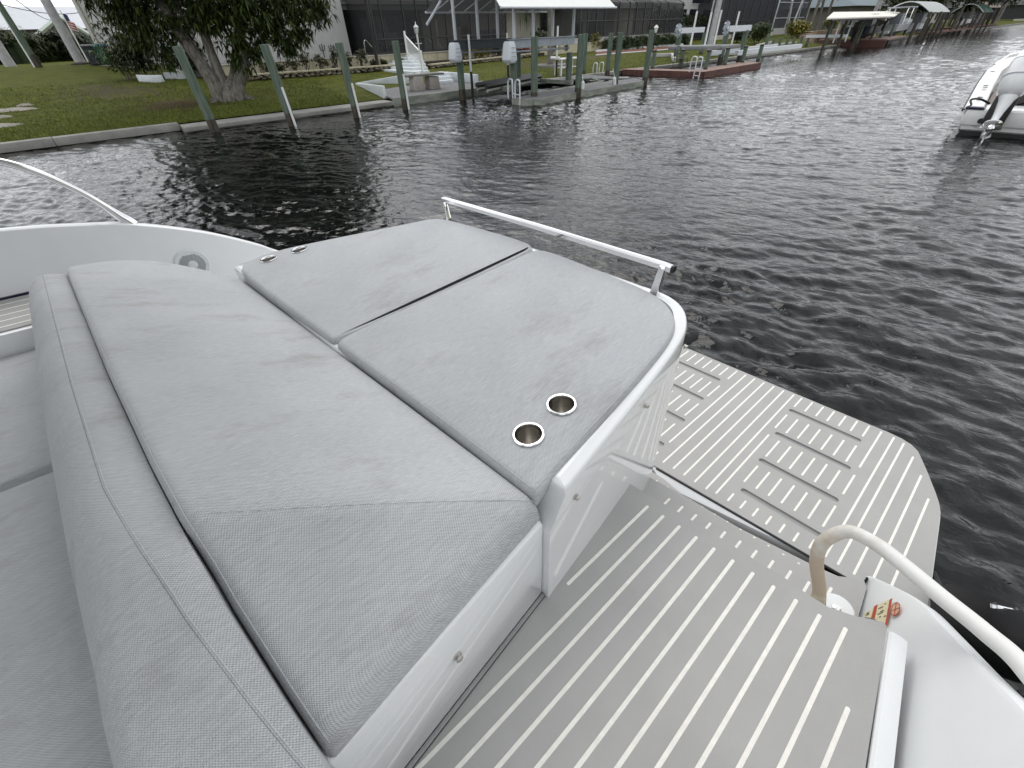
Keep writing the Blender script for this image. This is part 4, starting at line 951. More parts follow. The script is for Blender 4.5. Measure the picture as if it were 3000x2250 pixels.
# stairs from the patio to the landing
stt = thing('stairs', 'white painted steps leading up from the landing to the patio', 'stairs', lawn(1195, 212))
sb, se = at_z(1215, 216, .45), at_y(1195, 158, 29.6)
for k in range(6):
    t_ = k/5; c = sb.lerp(se, t_); zt = lerp(.55, 1.12, t_)
    part(stt, 'step', MB().bb(c.x-.1, c.x+.85, c.y-.2, 29.8, .3 if k == 0 else lerp(.55, 1.12, (k-1)/5)-.12, zt), M_CONCL, bevel=.015)
st2 = thing('stairs', 'short white steps at the right of the stone table', 'stairs', at_z(1290, 245, ZD))
for k in range(3):
    c = at_z(1292-4*k, 247-9*k, ZD+.1*k); part(st2, 'step', MB().bb(c.x-.05+.05*k, c.x+.75, c.y, c.y+.9, ZD-.05, ZD+.13*(k+1)), M_CONCL, bevel=.015)
# hand rail
hr = thing('handrail', 'white baluster handrail descending beside the white steps', 'railing', lawn(1195, 210))
p0 = at_y(1198, 186, 28.2); p1 = at_y(1240, 212, 25.2); t0, t1 = ztop(p0.x, p0.y, 91), ztop(p1.x, p1.y, 147)
p0.z = .8; p1.z = ground(0, 25.2)
for p, tz in ((p0, t0), (p1, t1)): part(hr, 'newel_post', MB().bb(p.x-.05, p.x+.05, p.y-.05, p.y+.05, p.z-.3, tz), M_PVC, bevel=.012)
q0, q1 = Vector((p0.x, p0.y, ztop(p0.x, p0.y, 104))), Vector((p1.x, p1.y, ztop(p1.x, p1.y, 154)))
r0, r1 = Vector((p0.x, p0.y, ztop(p0.x, p0.y, 155))), Vector((p1.x, p1.y, ztop(p1.x, p1.y, 196)))
part(hr, 'top_rail', MB().tube([q0, q1], .045, 8), M_PVC); part(hr, 'bottom_rail', MB().tube([r0, r1], .035, 8), M_PVC)
for k in range(1, 15): part(hr, 'baluster', MB().tube([r0.lerp(r1, k/15), q0.lerp(q1, k/15)], .014, 6), M_PVC)
# lantern post
lp = at_y(1238, 214, 24.6); lp.z = ground(0, 24.6); lx = lp
lamp = thing('lamp_post', 'white garden lantern on a slim post beside the handrail', 'lamp', lp)
zt = ztop(lp.x, lp.y, 100); 
part(lamp, 'post', MB().tube([lp, lp+Vector((-.02, 0, zt-lp.z-.3)), lp+Vector((-.03, 0, zt-lp.z))], [.045, .04, .055], 10), M_PVC)
part(lamp, 'ladder_bar', MB().tube([lp+Vector((-.2, 0, (zt-lp.z)*.78)), lp+Vector((.2, 0, (zt-lp.z)*.78))], .016, 6), M_PVC)
lt = Vector((lp.x-.03, lp.y, zt))
lan = part(lamp, 'lantern', MB().lathe(lt, [(.05, 0), (.075, .03), (.12, .27)], 6, None, True, True), mat('frosted_lantern_glass', (.55, .58, .55), .3, var=.1))
part(lamp, 'cap', MB().lathe(lt, [(.155, .27), (.14, .30), (.05, .37), (.03, .40), (.035, .43), (.008, .50)], 6), M_PVC, lan)
for k in range(6):
    a = 6.283*k/6; part(lamp, 'glazing_bar', MB().tube([lt+Vector((.077*math.cos(a), .077*math.sin(a), .03)), lt+Vector((.122*math.cos(a), .122*math.sin(a), .27))], .01, 5), M_PVC, lan)
# stone table
tbp = at_z(1248, 264, ZD)
tbl = thing('stone_table', 'stone slab table on two blocky pedestals on the landing', 'table', tbp)
M_PED = mat('pinkish_cast_stone', (.36, .33, .30), .9, var=.12, vscale=10, bump=.01, bscale=20)
for px, py in ((1231, 266), (1276, 261)):
    c = at_z(px, py, ZD); hh = ztop(c.x, c.y, 224)
    part(tbl, 'pedestal', MB().rings([[(c.x+sx*w_, c.y+.2+sy*w_, z) for sx, sy in ((-1, -1), (1, -1), (1, 1), (-1, 1))] for z, w_ in ((ZD, .25), (hh, .22))]), M_PED, bevel=.02)
c = at_z(1250, 263, ZD); hh = ztop(c.x, c.y, 222)
part(tbl, 'top', MB().box((c.x, c.y+.2, hh+.035), (1.75, .7, .07), rz=R(-8)), mat('grey_slate_top', (.17, .165, .155), .8, var=.15, bump=.005), bevel=.012)
part(tbl, 'cutting_board', MB().bb(c.x-.28, c.x-.05, c.y+.1, c.y+.3, hh+.072, hh+.10), M_PVC)

# ------------------------------------------------------------------ stone retaining walls and planting beds
st_mesh = [MB().blob((0, 0, 0), (1, 1, 1), s_, 9, 5, .16).mesh('stone', angle=60) for s_ in range(5)]
for me in st_mesh: me.materials.append(M_STONE)
def stone_wall(label, p, q, h, n, seed):
    rr = random.Random(seed); p, q = Vector(p), Vector(q); t = thing('stone_wall', label, 'wall', (p+q)/2, 'rubble retaining walls'); d = q-p; L_ = d.length; s_ = Vector((-d.y, d.x, 0)).normalized()
    part(t, 'backing', MB().add([p+s_*.06+Vector((0, 0, -.1)), q+s_*.06+Vector((0, 0, -.1)), q+s_*.4+Vector((0, 0, -.1)), p+s_*.4+Vector((0, 0, -.1))]+[a+Vector((0, 0, h-.05)) for a in (p+s_*.06, q+s_*.06, q+s_*.4, p+s_*.4)], [(0, 1, 5, 4), (1, 2, 6, 5), (2, 3, 7, 6), (3, 0, 4, 7), (4, 5, 6, 7)]), M_SOIL)
    for row in range(2):
        u = 0
        while u < L_:
            w_ = rr.uniform(.24, .46); c = p+d*((u+w_/2)/L_); z = ground(0, c.y)+h*(.24 if row == 0 else .66)+rr.uniform(-.02, .02)
            inst(t, 'stone', rr.choice(st_mesh), (c.x, c.y+.05, z), (rr.uniform(-.3, .3), rr.uniform(-.3, .3), rr.uniform(0, 6)), (w_*1.1, .3, h*.62)); u += w_*.97
    cp = MB().add([p-s_*.1+Vector((0, 0, h-.04)), q-s_*.1+Vector((0, 0, h-.04)), q+s_*.25+Vector((0, 0, h-.04)), p+s_*.25+Vector((0, 0, h-.04))]+[a+Vector((0, 0, h+.02)) for a in (p-s_*.1, q-s_*.1, q+s_*.25, p+s_*.25)], [(3, 2, 1, 0), (0, 1, 5, 4), (1, 2, 6, 5), (2, 3, 7, 6), (3, 0, 4, 7), (4, 5, 6, 7)])
    part(t, 'coping', cp, M_STUCCOY)
stone_wall('rubble stone retaining wall left of the white steps', lawn(722, 238), lawn(1205, 201), .25, 0, 5)
stone_wall('rubble stone retaining wall right of the white steps', lawn(1262, 201), lawn(1560, 166), .20, 0, 6)
structure('planting_bed', MB().prism([(6.8, 29.0), (16.6, 28.8), (30, 30.2), (30, 31.2), (6.0, 31.2)], .4, .70), M_SOIL)

# ------------------------------------------------------------------ white house with the pool cage
YC = 30.3                                  # plane of the low patio wall and of the cage front
ph = thing('patio_wall', 'stained cream patio wall below the pool cage', 'wall', (16, YC, .7))
xa, xb = at_y(1000, 180, YC).x, at_y(1700, 120, YC).x
zs_ = ztop(at_y(1290, 150, YC).x, YC, 150)
part(ph, 'wall', MB().bb(6.2, xb+4, YC, YC+.25, .5, zs_-.06), M_STUCCOY); part(ph, 'ledge', MB().bb(6.2, xb+4, YC-.04, YC+.3, zs_-.055, zs_), M_STUCCO, bevel=.01)
structure('patio', MB().bb(6.2, xb+4, YC+.3, 50, .5, zs_-.03), M_CONC)
YH = 33.0
hc = at_y(1032, 166, YH).x
hs = thing('house', 'white stucco house with a blank gable wall behind the big tree', 'house', (hc-5, YH, 1))
hl = at_y(300, 150, 40).x
part(hs, 'wall', MB().prism([(hc, YH), (hc, YH+20), (3.2, YH+20), (3.2, YH+16), (5.6, YH+11), (5.6, YH)], .6, 6.2), M_STUCCOW)
part(hs, 'roof', MB().add([(4.8, YH-.6, 6.2), (hc+.5, YH-.6, 6.2), (hc+.5, YH+20.5, 6.2), (2.6, YH+20.5, 6.2), (6.5, YH+9, 8.6), (hc-2, YH+9, 8.6)], [(0, 1, 5, 4), (1, 2, 5), (2, 3, 4, 5), (3, 0, 4), (3, 2, 1, 0)]), M_ROOFS)
part(hs, 'downspout', MB().tube([(3.15, YH+15.9, 5.6), (3.15, YH+15.9, 1.0)], .06, 8), M_STUCCO)
part(hs, 'gutter', MB().bb(2.9, 3.15, YH+15, YH+20, 5.9, 6.1), M_TRIM)
M_IRON = mat('dark_iron_ornament', (.03, .03, .03), .6, var=.1)
for px, y0, y1 in ((946, 170, 128), (972, 170, 130), (987, 170, 128)):
    b = at_y(px+6, y0, YH-.06); t_ = at_y(px, y1, YH-.06)
    g_ = thing('garden_stake', {946: 'left', 972: 'middle', 987: 'right'}[px]+' one of three dark iron stakes against the white house wall', 'stake', (b.x, b.y, .9), 'iron stakes')
    mbk = MB().tube([Vector((b.x, b.y, .9)), Vector((b.x, b.y, t_.z))], .022, 6)
    part(g_, 'rod', mbk, M_IRON)
    part(g_, 'prong', MB().tube([Vector((b.x-.16, b.y, t_.z-.05)), Vector((b.x-.12, b.y, t_.z-.3)), Vector((b.x, b.y, t_.z-.36)), Vector((b.x+.12, b.y, t_.z-.3)), Vector((b.x+.16, b.y, t_.z-.05))], .02, 6), M_IRON)
# back house body seen through the cage
hb = thing('house', 'cream house behind the dark pool cage with sliding doors', 'house', (22, 36, 1))
x1 = at_y(1240, 100, 36).x; x2 = at_y(1700, 80, 36).x
part(hb, 'wall', MB().bb(x1, x2+2, 36, 44, .6, 3.4), M_STUCCO)
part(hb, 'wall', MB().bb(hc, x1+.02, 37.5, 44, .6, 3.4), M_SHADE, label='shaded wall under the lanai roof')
part(hb, 'soffit', MB().bb(hc+.02, x2+3, 33.6, 44.5, 3.4, 3.65), mat('soffit_grey', (.16, .16, .155), .8, var=.05))
part(hb, 'roof', MB().add([(hc+.1, 33.4, 3.66), (x2+3.2, 33.4, 3.66), (x2+3.2, 46, 3.66), (hc+.1, 46, 3.66), (hc+3, 39.5, 6), (x2, 39.5, 6)], [(0, 1, 5, 4), (1, 2, 5), (2, 3, 4, 5), (3, 0, 4), (3, 2, 1, 0)]), M_ROOFS)
def win(root, px0, py0, px1, py1, Y, M=M_GLASS, fr=M_STUCCOW, n='window'):
    a, b_ = at_y(px0, py0, Y), at_y(px1, py1, Y)
    w_ = part(root, n, MB().bb(a.x, b_.x, Y-.06, Y-.02, b_.z, a.z), M)
    part(root, 'frame', MB().bb(a.x-.06, b_.x+.06, Y-.09, Y-.062, b_.z-.1, b_.z-.02), fr, w_)
    part(root, 'frame', MB().bb((a.x+b_.x)/2-.03, (a.x+b_.x)/2+.03, Y-.085, Y-.061, b_.z, a.z), M_DARKM, w_)
    return w_
win(hb, 1336, 40, 1358, 78, 36); win(hb, 1585, 30, 1605, 92, 36); win(hb, 1690, 25, 1705, 100, 36, n='door'); win(hb, 1725, 35, 1760, 105, 36, n='door')
for px in (1050, 1075, 1120, 1170, 1215): 
    a = at_y(px, 60, 37.5); part(hb, 'door', MB().bb(a.x, a.x+1.1, 37.42, 37.48, 1.0, 3.1), M_GLASS)
part(hb, 'curtain', MB().bb(at_y(1085, 60, 37.4).x, at_y(1105, 60, 37.4).x, 37.3, 37.4, 1.0, 3.2), mat('grey_curtain', (.12, .115, .11), .9, var=.1)); part(hb, 'curtain', MB().bb(at_y(1135, 60, 37.4).x, at_y(1165, 60, 37.4).x, 37.3, 37.4, 1.0, 3.2), bpy.data.materials['grey_curtain'])
part(hb, 'wall_ornament', MB().tube(spline([at_y(1468, 45, 35.9), at_y(1476, 55, 35.9), at_y(1468, 65, 35.9), at_y(1476, 75, 35.9), at_y(1470, 88, 35.9)], 5), .03, 6), M_IRON)

def cage(label, posts, Y, zb, zt, rails, depth, Mp, Ms, post_w=.06, roof=True, ytop=None):
    """screen enclosure: posts at px positions, horizontal rails, one screen panel per bay"""
    xs_ = [at_y(p, 60, Y).x if p > 200 else p for p in posts]
    t = thing('pool_cage', label, 'pool cage', ((xs_[0]+xs_[-1])/2, Y, zb), 'screened pool cages')
    for x in xs_: part(t, 'post', MB().bb(x-post_w/2, x+post_w/2, Y-.05, Y+.05, zb, zt), Mp)
    for z in rails: part(t, 'rail', MB().bb(xs_[0]-post_w/2-.002, xs_[-1]+post_w/2+.002, Y-.055, Y+.055, z-.035, z+.035), Mp)
    for a, b_ in zip(xs_, xs_[1:]):
        part(t, 'screen', MB().add([(a+post_w/2, Y, zb), (b_-post_w/2, Y, zb), (b_-post_w/2, Y, zt), (a+post_w/2, Y, zt)], [(0, 1, 2, 3)]), Ms)
    for x in (xs_[0], xs_[-1]):
        part(t, 'screen', MB().add([(x, Y, zb), (x, Y+depth, zb), (x, Y+depth, zt+.6), (x, Y, zt)], [(0, 1, 2, 3)]), Ms)
    if roof:
        for x in xs_: part(t, 'roof_beam', MB().tube([(x, Y, zt), (x, Y+depth*.35, zt+.9), (x, Y+depth, zt+1.0)], .045, 6), Mp)
        part(t, 'roof_screen', MB().add([(xs_[0], Y, zt+.03), (xs_[-1], Y, zt+.03), (xs_[-1], Y+depth*.35, zt+.93), (xs_[0], Y+depth*.35, zt+.93), (xs_[-1], Y+depth, zt+1.03), (xs_[0], Y+depth, zt+1.03)], [(0, 1, 2, 3), (3, 2, 4, 5)]), Ms)
    return t
zl = zs_
c1 = cage('dark bronze pool cage in front of the cream house', [1092, 1118, 1183, 1222, 1260, 1306, 1328, 1378, 1432, 1482], YC+.1, zl, 3.7, [zl+.06, zl+1.0 if False else zl+.75], 5.5, M_DARKM, M_SCREEN)
cpost = at_y(1109, 190, 28.6)
part(c1, 'corner_post', MB().tube([Vector((cpost.x, 28.7, .6)), Vector((cpost.x-.0, 28.7, 4.2))], .11, 4), M_DARKM)
# things inside the cage: pool ladder rails, furniture, plants
for i, (px, py) in enumerate(((1072, 150), (1252, 150))):
    b = at_y(px, py, 31.2); t = thing('pool_rail', ('left', 'right')[i]+' bent steel pool hand rail behind the dark screen', 'rail', (b.x, 31.2, zl), 'pool hand rails')
    for dx_ in ((0,), (0, .55))[i]:
        part(t, 'tube', MB().tube(spline([(b.x+dx_, 31.2, zl-.05), (b.x+dx_-.02, 31.2, zl+.55), (b.x+dx_+.08, 31.2, zl+.72), (b.x+dx_+.25, 31.2, zl+.62), (b.x+dx_+.75, 31.2, zl+.05)], 5), .028, 8), M_STEEL)
def lounge(label, px, Y, col, w_=.8):
    b = at_y(px, 150, Y); t = thing('patio_chair', label, 'chair', (b.x, Y, zl), 'patio chairs inside the cage'); Mx = mat('chair_'+str(px), col, .8, var=.1)
    part(t, 'seat', MB().bb(b.x-w_/2, b.x+w_/2, Y-.35, Y+.35, zl+.38, zl+.48), Mx, bevel=.03); part(t, 'backrest', MB().box((b.x, Y+.36, zl+.75), (w_, .1, .6), rx=R(-12)), Mx, bevel=.03)
    for sx in (-1, 1):
        for sy in (-1, 1): part(t, 'leg', MB().tube([(b.x+sx*(w_/2-.05), Y+sy*.3, zl), (b.x+sx*(w_/2-.05), Y+sy*.3, zl+.39)], .025, 6), M_DARKM)
lounge('grey patio chair seen left inside the dark cage', 1150, 34, (.10, .10, .10), 1.6); lounge('blue grey patio chair behind the middle screen', 1435, 33, (.05, .06, .075), 1.1); lounge('dark patio chair at the right end of the screen', 1465, 32.5, (.03, .03, .035), .8); lounge('pale patio chair beside the potted palm', 1330, 33.5, (.22, .22, .20), .8)
bush('potted_palm', 'spiky potted plant behind the cage screen', 'plant', Vector((at_y(1362, 130, 33).x, 33, zl)), (1.0, .8, 1.7), L_PALM, 40, .45, .05, None, 61, .8)
b = at_y(1285, 140, 31.0); single('pool_pole', 'white pole leaning behind the dark screen', 'pole', MB().tube([(b.x, 31, zl), at_y(1277, 60, 31.4)], .05, 8), M_STUCCOW, (b.x, 31, zl))
# bed plants along the stone wall
for i, (px, py, w_, h) in enumerate(((770, 218, 1.0, .7), (830, 214, .8, .6), (868, 212, 1.0, .8), (905, 210, 1.1, .95), (945, 208, .9, .85), (985, 207, .8, 1.1), (1028, 205, .8, 1.05), (1062, 203, .9, 1.1), (1095, 198, .5, .4), (1130, 196, .5, .35), (1180, 192, .5, .35))):
    p = at_y(px, py, 29.2); p.z = .68
    where = ('far left end', 'left part', 'left part, third from the tree', 'middle, below the iron stakes', 'middle, right of the iron stakes', 'centre, below the house corner', 'right of the house corner', 'left of the cage corner post', 'just right of the cage corner post', 'between the cage post and the handrail', 'beside the handrail post')[i]
    bush('bed_plant', 'leafy bed plant at the '+where+' on the stone wall', 'plant', p, (w_, .7, h), L_OLIVE, 60, .15, .06, 'plants on the stone wall', 70+i, .6)
for i in range(8):
    px = 1340+i*18; p = at_y(px, 178-i*1.7, 29.3); p.z = .66
    bush('croton', ('first', 'second', 'third', 'fourth', 'fifth', 'sixth', 'seventh', 'last')[i]+' yellow green croton from the left lift pile along the patio wall', 'plant', p, (.8, .6, .95 if i < 6 else .8), L_YEL if i < 6 else L_DARK, 70, .2, .07, 'crotons along the patio wall', 90+i, .5)
# ------------------------------------------------------------------ left background: street side
def pole(label, px, py, r0, r1, h, M, lean=(0, 0), pipe=False, name='utility_pole'):
    b = lawn(px, py); t = thing(name, label, 'pole', b, 'poles behind the lawn')
    part(t, 'shaft', MB().tube([b-Vector((0, 0, .2)), b+Vector((lean[0]*h*.5, lean[1]*h*.5, h*.5)), b+Vector((lean[0]*h, lean[1]*h, h))], [r0, (r0+r1)/2, r1], 14), M)
    if pipe:
        part(t, 'conduit', MB().tube([b+Vector((-r0-.03, -.06, .0)), b+Vector((-r0-.03, -.06, 3.2))], .05, 8), M_PVC); part(t, 'base_band', MB().tube([b-Vector((0, 0, .05)), b+Vector((0, 0, .7))], [r0*1.08, r0*1.05], 14), M_WOODD)
    return t, b
pole('thick concrete pole beside the flag', 238, 186, .34, .25, 9, M_UTIL, (-.012, 0))
pole('dark wooden pole with white conduit on the left lawn', 115, 197, .2, .16, 9, M_WOODG, (-.03, 0), True)
pole('concrete pole cut by the left edge of the picture', 32, 194, .36, .27, 9, M_UTIL, (-.01, 0))
b = lawn(238, 188); single('stump_collar', 'dark mulch ring around the foot of the thick concrete pole', 'mulch', MB().lathe(b, [(.62, -.05), (.6, .05), (.35, .12)], 18), M_SOIL, tuple(b))
fb = lawn(258, 181); ftop = ztop(fb.x, fb.y, 30)
flag = thing('flag', 'small flag with red and white stripes hanging on a slim white pole', 'flag', fb)
part(flag, 'pole', MB().tube([fb, Vector((fb.x, fb.y, ftop))], .045, 8), M_PVC)
fx, fz = fb.x, ftop-.25
fm = [mat('flag_white', (.62, .60, .58), .8, var=.05), mat('flag_red', (.42, .05, .05), .8, var=.05)]
for k in range(7):
    part(flag, 'stripe', MB().grid(lambda u, v, k=k: (fx+.04+.42*u-.05*math.sin(u*6), fb.y+.09*math.sin(u*9+k*.3), fz-.30-.085*(k+v)-.22*u), 8, 1), fm[k % 2])
part(flag, 'canton', MB().grid(lambda u, v: (fx+.03+.26*u, fb.y+.05*math.sin(u*8), fz-.42*v-.10*u+.06), 6, 3), mat('flag_blue', (.03, .04, .12), .8, var=.05))
def bin_(label, px, py, cb, cl, w_):
    b = lawn(px, py); t = thing('wheelie_bin', label, 'bin', b, 'wheeled bins')
    part(t, 'body', MB().rings([[(b.x+sx*w_*f, b.y+sy*.38*f, b.z+z) for sx, sy in ((-1, -1), (1, -1), (1, 1), (-1, 1))] for z, f in ((0, .78), (.05, .8), (.95, 1), (1.0, 1.02))]), mat('bin_'+str(px), cb, .5, var=.08), bevel=.03)
    part(t, 'lid', MB().rings([[(b.x+sx*w_*f, b.y+sy*.42*f, b.z+z) for sx, sy in ((-1, -1.02), (1, -1.02), (1, 1), (-1, 1))] for z, f in ((1.0, 1.08), (1.06, 1.08), (1.13, .8))]), mat('binlid_'+str(px), cl, .45, var=.06), bevel=.02)
    for s_ in (-1, 1): part(t, 'wheel', MB().tube([(b.x+s_*w_*.8, b.y+.4, b.z+.13), (b.x+s_*w_*.95, b.y+.4, b.z+.13)], .13, 14), M_BLACK)
bin_('charcoal wheeled bin beside the flag pole', 287, 190, (.035, .04, .05), (.07, .08, .085), .42)
bin_('green wheeled bin with blue lid near the shrubs', 318, 190, (.02, .10, .05), (.03, .16, .22), .36)
# far house with the metal roof, hedges
fh = thing('house', 'far taupe house with a pale metal roof at the upper left', 'house', (-6, 78, 1))
YF = 78
rl0, rl1 = at_y(8, 20, YF+5), at_y(226, 20, YF+5); e0, e1 = at_y(-60, 95, YF-3), at_y(330, 75, YF-3)
zr = rl1.z; ze = 3.6
part(fh, 'wall', MB().bb(rl0.x-6, rl1.x+4, YF, YF+10, .8, ze+.2), M_WALLG)
part(fh, 'roof', MB().add([(rl0.x-7, YF-1, ze), (rl1.x+5, YF-1, ze), (rl1.x+.5, YF+5, zr), (rl0.x-7, YF+5, zr), (rl1.x+5, YF+11, ze), (rl0.x-7, YF+11, ze)], [(0, 1, 2, 3), (1, 4, 2), (3, 2, 4, 5)]), M_ROOFM)
gx0, gx1, gp = at_y(98, 90, YF-2).x, at_y(245, 70, YF-2).x, at_y(172, 48, YF-2)
part(fh, 'gable', MB().prism([(gx0+.3, YF-2), (gx1-.3, YF-2), (gx1-.3, YF), (gx0+.3, YF)], .8, 3.3).add([(gx0+.3, YF-2, 3.3), (gx1-.3, YF-2, 3.3), (gp.x, YF-2, gp.z-.3)], [(0, 1, 2)]), M_WALLG)
part(fh, 'gable_roof', MB().add([(gx0, YF-2.4, 3.1), (gp.x, YF-2.4, gp.z), (gx1, YF-2.4, 3.1), (gx0, YF+4, 3.1), (gp.x, YF+4, gp.z), (gx1, YF+4, 3.1)], [(0, 1, 4, 3), (1, 2, 5, 4)]), M_ROOFM)
part(fh, 'fascia', MB().tube([(gx0, YF-2.45, 3.05), (gp.x, YF-2.45, gp.z-.05), (gx1, YF-2.45, 3.05)], .22, 4), M_TRIM)
part(fh, 'garage_door', MB().bb(gx0+2.2, gx1-.8, YF-2.06, YF-2.01, .9, 2.6), M_STUCCOW)
for i, (a, b_, h, lab) in enumerate((((70, 186), (150, 180), 1.7, 'dark hedge behind the wooden pole'), ((150, 180), (228, 176), 2.0, 'taller dark hedge behind the concrete pole'), ((0, 188), (70, 186), 1.4, 'low dark hedge at the left picture edge'))):
    hedge('hedge', lab, lawn(*a), lawn(*b_), 1.6, h, L_DARK if i else L_MID, 800, .32, .12, 'hedges along the street', 20+i)
for i, (px, py, w_, h, lab) in enumerate(((30, 188, 4.5, 2.9, 'feathery bush behind the leftmost pole'), (92, 186, 4.0, 2.6, 'feathery bush right of the leftmost pole'), (255, 178, 2.2, 2.2, 'dark bush behind the bins'))):
    bush('bush', lab, 'shrub', lawn(px, py)+Vector((0, 3, 0)), (w_, 2.5, h), (L_OLIVE, L_PALM, L_DARK)[i], 300, .6, .06, 'bushes by the street', 130+i, 1.2)
for i, (px, py) in enumerate(((430, 30), (560, -20))): pass
wires = []
for i, (a, b_) in enumerate((((0, 12, 50), (245, 34, 62)), ((40, -6, 40), (155, 58, 76)))):
    p, q = at_y(*a), at_y(*b_)
    single('overhead_wire', ('lower', 'upper')[i]+' dark overhead wire crossing the metal roof', 'wire', MB().tube([p.lerp(q, t_)-Vector((0, 0, 1.2*t_*(1-t_))) for t_ in [k/10 for k in range(11)]], .025, 5), M_BLACK, tuple(p), 'overhead wires')

# ------------------------------------------------------------------ boat lift with canopy over the grey dock
X0, X1 = 12.45, 17.2; YB, YFf = 16.85, 14.75
lift = thing('boat_lift', 'canopied boat lift with grey beams, motor boxes and empty bunks', 'boat lift', (15, 15.8, 0))
pl0 = at_z(1356, 292, 0); pl1 = at_z(1506, 298, 0)
xr1 = at_y(1520, 200, YB).x; xr2 = at_y(1672, 200, 14.9).x
posts_ = [(pl0.x, pl0.y, 1.33, 'pile'), (pl1.x+.1, pl1.y+.1, 1.3, 'pile'), (xr1, pl0.y+.1, 1.4, 'pile'), (xr2, 15.0, 1.35, 'pile')]
for x, y, h, n in posts_:
    part(lift, 'pile', MB().tube([(x, y, -1.2), (x, y, .35)], .135, 14), M_WOODD); part(lift, 'pile', MB().tube([(x, y, .34), (x, y, h)], .13, 14), M_WOODG)
def ibeam(root, p, q, h, w_, M):
    mb_ = MB(); p, q = Vector(p), Vector(q); s_ = Vector((-(q-p).y, (q-p).x, 0)).normalized()
    for dz, hw, hh in ((h/2-.012, w_/2, .012), (-h/2+.012, w_/2, .012), (0, .01, h/2)):
        mb_.add([a+s_*sx*hw+Vector((0, 0, dz+sz*hh)) for a in (p, q) for sx, sz in ((-1, -1), (1, -1), (1, 1), (-1, 1))], [(0, 1, 2, 3), (7, 6, 5, 4), (0, 4, 5, 1), (1, 5, 6, 2), (2, 6, 7, 3), (3, 7, 4, 0)])
    return part(root, 'beam', mb_, M)
za = ztop(pl0.x, pl0.y, 132); zb_ = ztop(pl1.x, pl1.y, 128)
ibeam(lift, (pl0.x-.25, pl0.y, za), (xr1+.2, pl0.y+.05, za-.02), .30, .22, mat('dark_blue_grey_steel', (.06, .075, .09), .5, .3, var=.1))
ibeam(lift, (pl1.x-.1, pl1.y+.1, zb_), (xr2+.25, 15.0, zb_), .27, .22, M_GREYM)
for (p, q, z) in (((pl0.x, pl0.y), (xr1, pl0.y+.05), za-.24), ((pl1.x, pl1.y+.1), (xr2, 15.0), zb_-.24)):
    sh = part(lift, 'cable_shaft', MB().tube([(p[0]+.1, p[1], z), (q[0]-.05, q[1], z)], .035, 10), M_GREYM)
    for t_ in (.05, .93): 
        c = Vector((lerp(p[0], q[0], t_), lerp(p[1], q[1], t_), z)); part(lift, 'winder', MB().lathe(c, [(.10, -.03), (.10, -.02), (.05, -.015), (.05, .015), (.10, .02), (.10, .03)], 16, Matrix.Rotation(R(90), 3, 'Y')), M_GREYM, sh)
        part(lift, 'hoist_cable', MB().tube([c, c-Vector((0, 0, .95))], .008, 5), M_GREYM, sh)
def motor_box(px, py0, py1, P_):
    z1, z0 = ztop(P_.x, P_.y, py0), ztop(P_.x, P_.y, py1); y = P_.y-.05; x = P_.x-.22
    mb_ = MB().rings([[(x+a*wx, y+b_*wy, z) for a, b_ in ((-1, -1), (1, -1), (1, 1), (-1, 1))] for z, wx, wy in ((z0, .10, .20), (z0+.10, .17, .24), (z1-.08, .13, .19), (z1, .10, .16))])
    bx = part(lift, 'motor_box', mb_, mat('white_plastic_cover_'+str(px), (.66, .70, .74), .4, var=.03), bevel=.02)
    for k in range(3): part(lift, 'vent_line', MB().bb(x-.10, x+.10, y-.235, y-.228, lerp(z0, z1, .3+.2*k), lerp(z0, z1, .3+.2*k)+.012), M_GREYM, bx)
motor_box(1345, 124, 182, pl0); motor_box(1490, 120, 184, pl1)
# canopy
ridge_z, eave_z = 4.3, ztop(pl1.x, 14.0, 12)
xc0, xc1 = at_y(1462, 10, 13.9).x-1.2, at_y(1806, 22, 13.9).x; ym = (13.9+17.8)/2; ez2 = ztop(at_y(1300, 36, 17.8).x, 17.8, 36)
ez = ztop(xc1, 13.9, 22)
xcl = at_y(1246, 36, 17.8).x
can = part(lift, 'canopy', MB().add([(at_y(1466, 12, 13.9).x, 13.9, ez), (xc1, 13.9, ez), (xc1-.5, ym, ez+1.5), (at_y(1466, 12, 13.9).x+.3, ym, ez+1.5)], [(0, 1, 2, 3)]), M_CANV)
part(lift, 'canopy_panel', MB().add([(xcl, 17.8, ez2), (xc1, 17.8, ez2), (xc1-.5, ym, ez+1.5), (xcl+.8, ym, ez+1.5)], [(0, 1, 2, 3)]), mat('grey_canopy_lining', (.30, .31, .31), .7, var=.05), can)
for k in range(9):
    t_ = k/8; x = lerp(xcl+.3, xc1-.6, t_); part(lift, 'canopy_rib', MB().tube([(x, 17.78, ez2-.03), (x+.35, 17.2, ez2+.3), (x+.5, ym, ez+1.45)], .022, 6), M_ALU, can)
part(lift, 'eave_tube', MB().tube([(at_y(1466, 12, 13.9).x, 13.9, ez), (xc1, 13.9, ez)], .035, 8), M_ALU, can); part(lift, 'eave_tube', MB().tube([(xcl, 17.8, ez2), (xc1, 17.8, ez2)], .035, 8), M_ALU, can)
part(lift, 'end_strut', MB().tube([(xcl, 17.8, ez2-.35), (xcl+.35, 17.2, ez2+.3)], .05, 8), M_ALU, can)
for px, top_, bot, Y in ((1335, 22, 121, pl0.y), (1402, 22, 118, pl0.y+.02), (1459, 20, 115, pl0.y+.04), (1506, 22, 117, pl1.y+.1), (1562, 24, 112, 14.85), (1618, 22, 112, 14.93), (1678, 28, 110, 15.0)):
    b = at_y(px, bot, Y); part(lift, 'canopy_post', MB().bb(b.x-.045, b.x+.045, Y-.045, Y+.045, (za if Y > 16 else zb_)+.14, ztop(b.x, Y, top_)+.5), M_ALU, bevel=.008)
